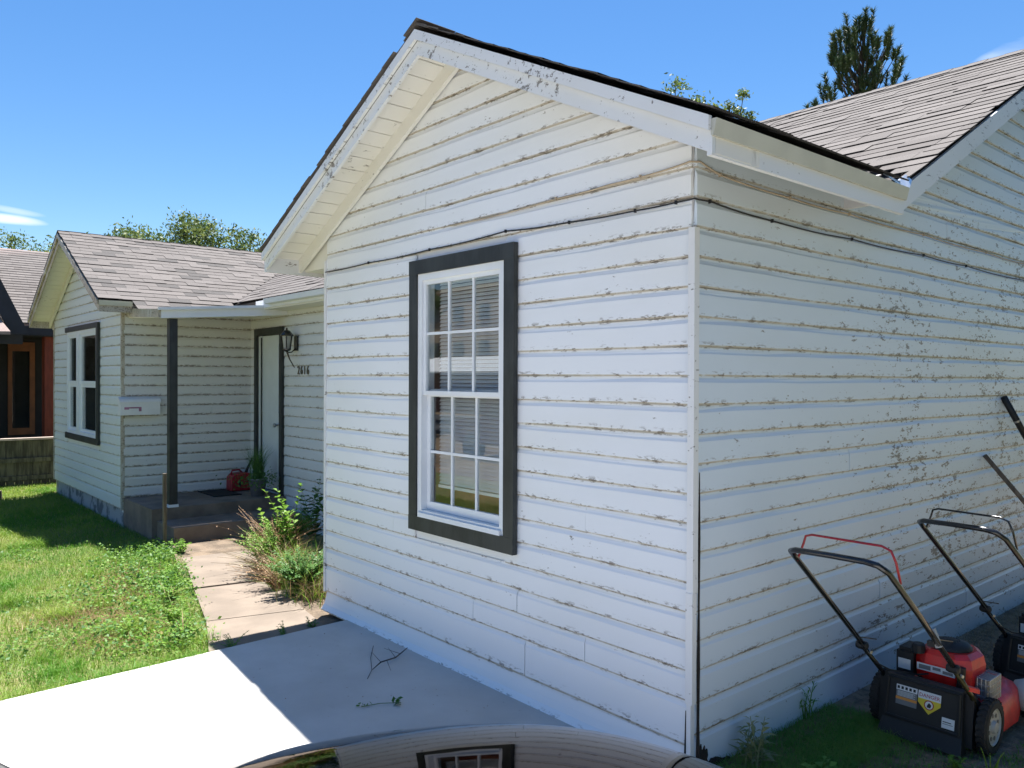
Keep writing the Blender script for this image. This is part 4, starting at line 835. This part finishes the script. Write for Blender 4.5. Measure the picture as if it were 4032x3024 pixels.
npmesh('grass', np.concatenate([va, vb]), 4, [GR, GR2], np.concatenate([np.tile(mi1, 2), np.tile(mi2, 2)]), label='green and straw coloured lawn grass left of the slab', kind='stuff')
def clumps(cent, n, spread, hf, seed):
    cent = np.array(cent)
    def f(g, m):
        c = cent[g.integers(0, len(cent), m)]; q = g.normal(0, 1, (m, 2))*spread; x, y = c[:, 0]+q[:, 0], c[:, 1]+q[:, 1]
        bad = (inside(x, y-g.uniform(-.02, .2, m), walkpoly) & (g.random(m) < .80)) | (x > -3.07-(y+2.33)*.043); x = np.where(bad, c[:, 0]-.5, x); y = np.where(bad, c[:, 1]-.6, y)
        return np.c_[x, y, gzv(x)+g.uniform(.0, 1, m)**1.5*hf]
    return f
g_ = np.random.default_rng(8); cw = []
for k in range(170):      # weeds along the walkway edge and scattered in the lawn
    t = g_.random(); x = -3.4-4.4*t; y = -1.18+1.25*t-abs(g_.normal(0, .36))+.13*g_.random()
    cw.append((x, y))
cw2 = [(g_.uniform(-9, -3.3), g_.uniform(-4.5, -1.2)) for _ in range(130)]
v1 = leafcloud(7500, clumps(cw, 0, .09, .13, 1), .017, 31, .62, .55); v2_ = leafcloud(7000, clumps(cw2, 0, .10, .07, 1), .016, 32, .62, .6)
vv_ = np.concatenate([v1, v2_]); npmesh('weeds', vv_, 4, [CLO, CLO2], (np.random.default_rng(2).random(len(vv_)//4) < .4).astype(int), label='low broadleaf weeds scattered over the lawn and walkway edge', kind='stuff')
vd, _ = blades(5000, clumps([(-4.6, -1.3), (-4.9, -1.55), (-5.8, -.95), (-4.0, -1.5), (-6.3, -.7), (-5.3, -1.15)], 0, .2, .01, 1), lambda g, n: g.uniform(.03, .09, n), .004, 2.2, 2, 44); npmesh('dead_grass', vd, 4, DRYS, label='patches of dead brown grass beside the walkway', kind='stuff')
def weed(name, x, y, z, stems, h, leaf, mat, stemmat, label, cat, lean=.5, n=14, seed=1, pair=True, dirx=None, asp=.35, dens=1.):
    g = random.Random(seed); root = empty(name, (x, y, z), label=label, cat=cat); sb, lv_ = MB(), []
    for k in range(stems):
        a = g.uniform(0, 2*math.pi) if dirx is None else dirx+g.uniform(-1.1, 1.1); le = g.uniform(.3, 1)*lean; hh = h*g.uniform(.55, 1.05); P = []
        px, py = x+g.uniform(-.06, .06)*h*2, y+g.uniform(-.06, .06)*h*2
        for i in range(5): t = i/4; P.append(V((px+math.cos(a)*le*hh*t**1.6, py+math.sin(a)*le*hh*t**1.6, z+hh*(t-.35*le*t*t))))
        sb.tube(P, [.0045*(1-.7*i/4)*max(1, h) for i in range(5)], 4)
        for i in range(int(n*dens)):
            t = (i+1.5)/(n*dens+1); j = min(int(t*4), 3); p = P[j].lerp(P[j+1], t*4-j); d = (P[j+1]-P[j]).normalized(); sdv = d.cross(V((0, 0, 1))).normalized()
            sdv = (Matrix.Rotation(g.uniform(0, 6.28) if not pair else g.uniform(-.3, .3), 3, d) @ sdv)
            for s in (-1, 1):
                q = (sdv*s*g.uniform(.5, 1.1)+d*g.uniform(.1, .8)+V((g.uniform(-.35, .35), g.uniform(-.35, .35), g.uniform(-.45, .3)))).normalized(); w_ = q.cross(d).normalized() if not pair else q.cross(V((0, 0, 1))).normalized(); ll = leaf*g.uniform(.6, 1.15)*(1-.45*t)
                mid = p+q*ll*.5+V((0, 0, .1*ll)); lv_ += [p, mid-w_*ll*asp, p+q*ll-V((0, 0, .12*ll)), mid+w_*ll*asp]
    obj('stem', sb, stemmat, root); 
    if lv_: npmesh('foliage', np.array([tuple(q) for q in lv_]), 4, mat, parent=root, org=(x, y, z))
    return root
weed('weed_bush', -5.3, .36, -.13, 75, .60, .045, CLO, GR, 'bright green bushy weeds leaning over the walkway beside the gable wall', 'weeds', .9, 16, 3, dirx=-2.2, dens=1.3)
weed('weed_bush', -4.3, .14, -.08, 80, .46, .055, CLO2, GRS, 'deep green bushy weeds at the foot of the left edge of the gable wall', 'weeds', .8, 18, 4, dens=1.3)
weed('weed_bush', -6.2, .90, -.17, 90, .60, .06, CLO, GR, 'leafy green weeds in front of the right end of the porch step', 'weeds', .8, 16, 5, dens=1.2)
weed('broadleaf_weed', -5.6, .62, -.16, 8, .95, .13, CLO, GR, 'tall bright green weed with paired leaves against the gable wall edge', 'weeds', .35, 12, 6, asp=.3)
weed('broadleaf_weed', -6.7, 1.5, -.17, 7, .95, .15, CLO2, GRS, 'tall dark green weed in the shade under the porch wall', 'weeds', .35, 10, 7, asp=.3)
weed('broadleaf_weed', -7.05, -.02, -.18, 7, .26, .07, CLO, GR, 'small pale green weed at the left corner of the steps', 'weeds', .7, 8, 9, asp=.3)
weed('broadleaf_weed', -6.65, .85, -.17, 6, .36, .08, CLO, GR, 'light green weed sprawling onto the walkway by the lower step', 'weeds', 1.2, 10, 19, asp=.3, dirx=-2.4)
weed('dry_weed', -5.8, .55, -.16, 90, .74, .03, DRYS, DRYS, 'reddish brown dead weed stalks tangled behind the green bush', 'dead weeds', 1.1, 9, 8, dens=.8)
weed('dry_weed', -4.6, .05, -.1, 46, .40, .03, DRYS, DRYS, 'brown dead twigs low beside the walkway and the wall foot', 'dead weeds', 1.3, 8, 18, dens=.8, dirx=-2.3)
weed('dry_weed', -5.1, .22, -.15, 70, .50, .04, STRAW, STRAW, 'straw coloured grass stalks arching over the walkway', 'dead weeds', 1.2, 8, 28, dens=.6, dirx=-2.3)
weed('weed_sprig', -3.21, -.92, -.06, 7, .16, .03, CLO2, GRS, 'tiny dark weed in the joint at the left end of the slab edge', 'weeds', .8, 5, 10)
weed('weed_sprig', -3.2, -.55, -.06, 7, .15, .03, CLO2, GRS, 'tiny weed in the middle of the gap between slab and walkway', 'weeds', .8, 5, 11)
weed('weed_sprig', -3.25, -.30, -.06, 6, .14, .04, CLO2, GRS, 'small weed by the wall in the gap past the slab', 'weeds', .8, 5, 12)
for k, (x, y) in enumerate([(-4.2, -1.02), (-4.9, -.82), (-5.8, -.52), (-3.7, -1.12)]): weed('walkway_weed', x, y, gz(x, 0), 14, .24, .04, CLO, DRYS if k % 2 else GR, ['leafy weed creeping over the near left edge of the walkway', 'green weed on the walkway edge by the third joint', 'green weed on the far left edge of the walkway', 'wispy weed on the walkway edge closest to the slab'][k], 'weeds', 1.1, 8, 40+k)
weed('lance_leaf_weed', .155, .30, -.01, 5, .30, .12, LAN, LAN, 'pale weed with long woolly leaves at the foot of the house corner', 'weeds', .35, 7, 13, pair=False, asp=.13)
weed('low_leafy_weed', .42, .42, -.01, 8, .12, .075, GRS, GRS, 'dark low weed with round leaves next to the woolly weed', 'weeds', .8, 4, 14, asp=.4)
weed('grass_tuft', .05, 1.0, -.01, 6, .25, .12, GRS, GRS, 'long grass tuft growing against the right wall foot', 'grass', .5, 3, 15, asp=.06)
weed('bright_weed', .80, .98, 0, 6, .09, .035, CLO, CLO, 'small bright green weed in the sun in front of the mower wheel', 'weeds', .9, 4, 16, asp=.4)
weed('bright_weed', .86, .75, 0, 7, .12, .06, CLO, CLO, 'bright green weed in the sun at the bottom edge of the picture', 'weeds', .9, 4, 17, asp=.25)
weed('seedling', .93, 1.06, 0, 5, .15, .012, CLO, CLO, 'thin upright grass seedling beside the mower wheel', 'weeds', .3, 3, 27, asp=.3)
def rp(g, n):
    x = g.uniform(.01, 1.05, n)**1.0; y = g.uniform(-.1, 1.3, n); k = (x > .30+.0*y) & (g.random(n) < np.clip((x-.3)/.5, 0, .85)); x = np.where(k, x*.45, x); return np.c_[x, y, np.full(n, -.012)]
v, n_ = blades(20000, rp, lambda g, n: g.uniform(.015, .075, n), .0035, 1.6, 3, 51); npmesh('grass', v, 4, GRS, label='fine dark grass in the shade at the foot of the right wall', kind='stuff')
v, n_ = blades(8000, lambda g, n: np.c_[g.uniform(.9, 2.6, n), g.uniform(.35, 1.6, n), np.full(n, -.01)], lambda g, n: g.uniform(.015, .06, n), .004, 1.6, 2, 52); npmesh('grass', v, 4, GR, label='sunlit grass patch at the bottom right corner', kind='stuff')
v, n_ = blades(16000, lambda g, n: np.c_[g.uniform(.02, 3.0, n), g.uniform(.1, 7, n), np.full(n, -.005)], lambda g, n: g.uniform(.004, .02, n), .004, 6, 2, 53); npmesh('straw_litter', v, 4, [STRAW, DRYS], np.tile((np.random.default_rng(1).random(n_) < .4).astype(int), 2), label='dry straw litter and clippings on the soil beside the right wall', kind='stuff')
v, n_ = blades(2500, lambda g, n: np.c_[g.uniform(.05, .7, n), g.uniform(1.9, 4.8, n), np.full(n, -.01)], lambda g, n: g.uniform(.03, .13, n), .004, 2.0, 3, 54); npmesh('dead_grass', v, 4, STRAW, label='dead straw grass along the wall behind the red mower', kind='stuff')
def edge(g, n):
    y = g.uniform(-6, -1.15, n); return np.c_[-3.09-(y+2.33)*.043-np.abs(g.normal(0, .045, n))+.01, y, np.full(n, -.05)]
v, n_ = blades(9000, edge, lambda g, n: g.uniform(.05, .15, n)*(.5+.7*(np.random.default_rng(5).random(n) < .4)), .005, 1.9, 3, 57); npmesh('grass', v, 4, GR, label='longer grass growing along the edge of the slab', kind='stuff')
tc_ = np.random.default_rng(9).uniform((-9.5, -5), (-3.4, -1.0), (60, 2))
v, n_ = blades(9000, clumps(tc_, 0, .07, .0, 1), lambda g, n: g.uniform(.06, .17, n), .0055, 1.5, 3, 58); npmesh('grass', v, 4, GR, label='taller tufts of green grass scattered over the lawn', kind='stuff')
g_ = np.random.default_rng(12)
v = leafcloud(140, lambda g, n: np.c_[g.uniform(-3.0, -.3, n), g.uniform(-2.4, -.1, n), np.full(n, .006)], .006, 63, .4, .9); v[:, 2] = np.maximum(v[:, 2], .002); npmesh('leaf_litter', v, 4, [DRYS, MATS['twig_dark']] if 'twig_dark' in MATS else [DRYS], label='tiny crumbs of dry leaves and grit on the slab', kind='stuff')
def wisp(g, n):
    t = g.uniform(0, 1, n); return np.c_[-6.4+2.4*t+g.normal(0, .12, n), .75-.68*t+g.normal(0, .10, n)+.02, np.full(n, -.15)+.07*t]
v, n_ = blades(2600, wisp, lambda g, n: g.uniform(.15, .5, n), .006, 1.5, 5, 71); npmesh('tall_grass', v, 4, [GR, STRAW, DRYS], np.tile(np.random.default_rng(3).choice([0, 0, 1, 2], n_), 5), label='wispy tall green and straw grass between walkway and gable wall', kind='stuff')
# twig and sprig lying on the slab
tw = MB(); tw.tube([(-2.10, -.47, .012), (-2.14, -.38, .03), (-2.17, -.25, .022), (-2.26, -.10, .03)], [.002, .005, .005, .003], 5); tw.tube([(-2.50, -.22, .008), (-2.30, -.36, .012), (-2.10, -.47, .012), (-2.0, -.56, .008)], .0025, 4)
for p0, p1 in (((-2.14, -.38, .03), (-2.28, -.36, .05)), ((-2.17, -.25, .022), (-2.31, -.22, .045)), ((-2.15, -.33, .03), (-2.02, -.38, .01)), ((-2.2, -.2, .03), (-2.33, -.24, .04))): tw.tube([p0, p1], [.002, .001], 4)
obj('fallen_twig', tw, M('twig_dark', (.06, .05, .05), .9, bmp=0), None, label='small dark branching twig lying on the slab near the wall', cat='twig')
sp_ = empty('leafy_sprig', (-1.6, -.66, .004), label='fallen sprig with green leaves lying on the shaded slab', cat='leaves')
obj('stem', MB().tube([(-1.66, -.80, .006), (-1.62, -.70, .012), (-1.56, -.60, .008)], .002, 4), CLO2, sp_)
v = np.concatenate([leafcloud(9, lambda g, n: np.array([-1.57, -.615, .02])+g.normal(0, .012, (n, 3)), .022, 61, .6, .5), leafcloud(9, lambda g, n: np.array([-1.65, -.78, .012])+np.c_[g.normal(0, .02, n), g.normal(0, .03, n), g.normal(0, .003, n)], .012, 62, .6, .6)]); v[:, 2] = np.maximum(v[:, 2], .003); npmesh('leaf', v, 4, CLO2, parent=sp_, org=(-1.6, -.66, .01))

# ------------------------------------------------------------------ trees
def tree(name, x, y, z0, h, crown, nclump, nleaf, label, mats, seed, leaf=.09, trunk=.16, clump=.55, droop=.2):
    """crown = (radius x, radius y, base height)"""
    g = random.Random(seed); root = empty(name, (x, y, z0), label=label, cat='tree'); tb = MB(); top_ = V((x+g.uniform(-.3, .3), y+g.uniform(-.3, .3), z0+h*.86)); b0 = V((x, y, z0)); zc = crown[2]
    tb.tube([b0, b0.lerp(top_, .35)+V((.1, .05, 0)), b0.lerp(top_, .7), top_], [trunk, trunk*.75, trunk*.4, trunk*.1], 8); cl = []
    for k in range(nclump):
        f = g.random(); zz = z0+zc+(h-zc)*f; prof = math.sqrt(max(.04, 1-((f-.45)/.62)**2)); a = g.uniform(0, 6.283); rr = math.sqrt(g.uniform(.15, 1))*prof
        c = V((x+math.cos(a)*crown[0]*rr, y+math.sin(a)*crown[1]*rr, zz+g.uniform(-.2, .2))); cl.append(c)
        s = b0.lerp(top_, max(.25, min(.95, (zz-z0)/h*.85-.08))); m_ = s.lerp(c, .55)+V((0, 0, .15*(c-s).length)); tb.tube([s, m_, c], [trunk*.25, trunk*.13, .012], 5)
    obj('trunk', tb, BARK, root, origin_at=(x, y, z0), smooth=True); cl = np.array([tuple(c) for c in cl])
    def f_(gg, n):
        c = cl[gg.integers(0, len(cl), n)]; q = gg.normal(0, 1, (n, 3)); q /= np.linalg.norm(q, axis=1)[:, None]; r_ = gg.uniform(0, 1, n)**.45*clump*gg.uniform(.5, 1.2, n); q = q*r_[:, None]*np.array([1, 1, .75]); q[:, 2] -= droop*np.abs(q[:, 0])
        return c+q
    v = leafcloud(nleaf, f_, leaf, seed, .42); npmesh('crown', v, 4, mats, (np.random.default_rng(seed).random(nleaf) < .35).astype(int), parent=root, org=(x, y, z0+h*.6)); return root
T2 = [TL, TL2]
tree('shade_tree', -27.5, 1.3, -.25, 6.6, (1.1, 1.1, 4.8), 14, 1600, 'thin airy tree at the left edge beyond the dark roof', T2, 1, .062, .14, .6)
tree('shade_tree', -26.0, 2.9, -.25, 6.5, (1.2, 1.2, 4.6), 14, 1800, 'sparse small tree showing just left of the far gable peak', T2, 2, .062, .14, .6)
tree('shade_tree', -24.6, 4.25, -.25, 6.75, (2.3, 1.8, 4.2), 38, 9000, 'broad leafy tree behind the far roof, left of the taller one', T2, 3, .062, .2, .65)
tree('shade_tree', -23.0, 5.7, -.25, 6.95, (1.3, 1.2, 4.0), 38, 9000, 'tall feathery tree rising above the far roof', T2, 4, .062, .2, .55, .5)
tree('shade_tree', -22.3, 6.8, -.25, 6.35, (1.3, 1.2, 4.0), 28, 6500, 'low rounded tree at the right end of the tree row over the far roof', T2, 5, .062, .18, .5)
tree('shade_tree', -13.6, 16.9, -.25, 10.9, (2.0, 1.5, 8.4), 30, 5000, 'leafy tree top peeking over the right slope of the near gable', T2, 6, .068, .22, .55)
tree('shade_tree', -12.15, 18.57, -.25, 10.95, (.6, .5, 9.2), 14, 1800, 'thin leafy twig tips left of the pine above the roof valley', T2, 7, .062, .1, .28)
def pine(x, y, z0, h):
    g = random.Random(5); root = empty('pine_tree', (x, y, z0), label='dark green pine with upright needle tufts above the right roof', cat='tree'); tb = MB(); tip = V((x+.1, y, z0+h-.5)); b0 = V((x, y, z0))
    tb.tube([b0, b0.lerp(tip, .5), b0.lerp(tip, .85), tip], [.24, .15, .07, .02], 8); tf = []
    S2 = V((rt.x, rt.y, 0)).normalized()
    for k in range(115):
        f = g.random()**.85; zz = z0+h*(.62+.36*f) if k > 6 else z0+h*(.93+.01*k); rad = (1-f)**.6*1.9+.22 if k > 6 else .3; a = g.uniform(0, 6.283); r_ = rad*math.sqrt(g.uniform(.12, 1))
        e = V((x+math.cos(a)*r_, y+math.sin(a)*r_, zz+.25*r_)); s = b0.lerp(tip, min(.98, max(.5, (zz-z0)/h-.05*r_)))
        m_ = s.lerp(e, .7)+V((0, 0, -.08*r_)); tb.tube([s, m_, e], [.035, .022, .01], 4); tf.append((e, (e-m_).normalized()+V((0, 0, 1.5))))
        if r_ > .5:
            for q in range(1): e2 = s.lerp(e, g.uniform(.45, .85))+V((g.uniform(-.25, .25), g.uniform(-.25, .25), g.uniform(0, .3))); tf.append((e2, V((g.uniform(-.3, .3), g.uniform(-.3, .3), 1))))
    obj('trunk', tb, BARK, root, origin_at=(x, y, z0)); gg = np.random.default_rng(6); out = []
    for e, d in tf:
        d = np.array(d.normalized()); n = 150; L_ = gg.uniform(.32, .75); t = gg.uniform(0, 1, n); c = np.array(e)+d*(t*L_)[:, None]; q = gg.normal(size=(n, 3)); q -= d*(q@d)[:, None]; q /= np.linalg.norm(q, axis=1)[:, None]
        nd_ = q*.75+d*gg.uniform(.5, 1.1, n)[:, None]; nd_ /= np.linalg.norm(nd_, axis=1)[:, None]; s = np.cross(nd_, gg.normal(size=(n, 3))); s /= np.linalg.norm(s, axis=1)[:, None]; ln2 = gg.uniform(.13, .22, n)[:, None]
        out.append(np.stack([c-s*.014, c+s*.014, c+nd_*ln2], 1).reshape(-1, 3))
    npmesh('crown', np.concatenate(out), 3, PINE, parent=root, org=(x, y, z0+h*.7))
pine(-9.7, 21.62, -.25, 13.2)
# ------------------------------------------------------------------ across the street (seen mirrored in the panes)
for i, (x, y, h, lb) in enumerate([(-26, -12, 7, 'round leafy tree on the near side of the street, left'), (-31, -17, 8.5, 'large leafy tree beyond the street facing the far gable'), (-38, -13, 8, 'leafy tree down the street'), (-22, -27, 4.6, 'small leafy tree in front of the tan building')]): tree('street_tree', x, y, -.3, h, (3 if h > 5 else 1.6, 3 if h > 5 else 1.6, h*.35), 30, 5000, lb, T2, 70+i, .22 if h > 5 else .12, .25, 1.2 if h > 5 else .6)
for i, (x, y, h) in enumerate([(8.5, 1.5, 9), (9.5, 6.0, 10), (9.0, 11.0, 9.5)]): tree('yard_tree', x, y, -.1, h, (2.6, 2.6, 1.6), 46, 7000, ['big leafy tree across the yard, nearest the driveway', 'tallest leafy tree in the row across the yard', 'leafy tree at the far end of the row across the yard'][i], [PINE, CLO2], 90+i, .26, .3, 1.15)  # unseen trees added to cut the sky light on the right wall
obj('clipped_hedge', MB().box((11.5, -1, -.1), (12.3, 14, 3.2)), PINE, None, label='tall clipped dark green hedge closing the yard behind the trees', cat='hedge')  # unseen hedge, added to close off sky light behind those trees
bd = empty('tan_building', (-34, -34, -.3), label='tan flat roofed building across the street with two rows of small windows', cat='building')
obj('wall', MB().box((-62, -46, -.3), (-18, -32, 8.2)), TANB, bd); obj('parapet', MB().box((-62.2, -46.2, 8.2), (-17.8, -31.8, 8.45)), TANB, bd)
for k in range(14):
    for z in (3.4, 6.0): f = obj('window', MB().box((-60+k*3.0, -32.0, z), (-58.9+k*3.0, -31.9, z+1.1)), LGR, bd); obj('pane', MB().box((-59.95+k*3.0, -31.9, z+.05), (-58.95+k*3.0, -31.88, z+1.05)), GLASS, f)
sh_ = empty('white_shed', (-30, -27, -.3), label='low shed with a white sheet metal roof in front of the tan building', cat='shed')
obj('wall', MB().box((-44, -30, -.3), (-20, -26, 2.2)), MAROON, sh_); obj('roof', MB().hexa([(-44.5, -30, 3.2), (-19.5, -30, 3.2), (-19.5, -25.4, 2.15), (-44.5, -25.4, 2.15), (-44.5, -30, 3.3), (-19.5, -30, 3.3), (-19.5, -25.4, 2.25), (-44.5, -25.4, 2.25)]), WROOF, sh_)
tk = empty('pickup_truck', (-12.5, -10.5, -.3), label='dark red pickup truck parked at the kerb across from the gable window', cat='pickup truck')
obj('body', MB().prism([(-15.0, -11.4, .15), (-15.0, -11.4, .75), (-13.8, -11.4, .85), (-13.3, -11.4, 1.5), (-12.0, -11.4, 1.5), (-11.7, -11.4, .88), (-9.9, -11.4, .88), (-9.9, -11.4, .15)], (0, 1.75, 0)), MAROON, tk); obj('side_window', MB().prism([(-13.55, -9.645, .9), (-13.2, -9.645, 1.42), (-12.15, -9.645, 1.42), (-11.95, -9.645, .9)], (0, .01, 0)), GLASS, tk)
for x in (-14.2, -10.8):
    for y in (-11.35, -9.75): wh = obj('wheel', MB().lathe((x, y, .06), [(.36, -.1), (.36, .1), (.2, .11), (.0, .1)], 20, (0, 1, 0)), RUB, tk)
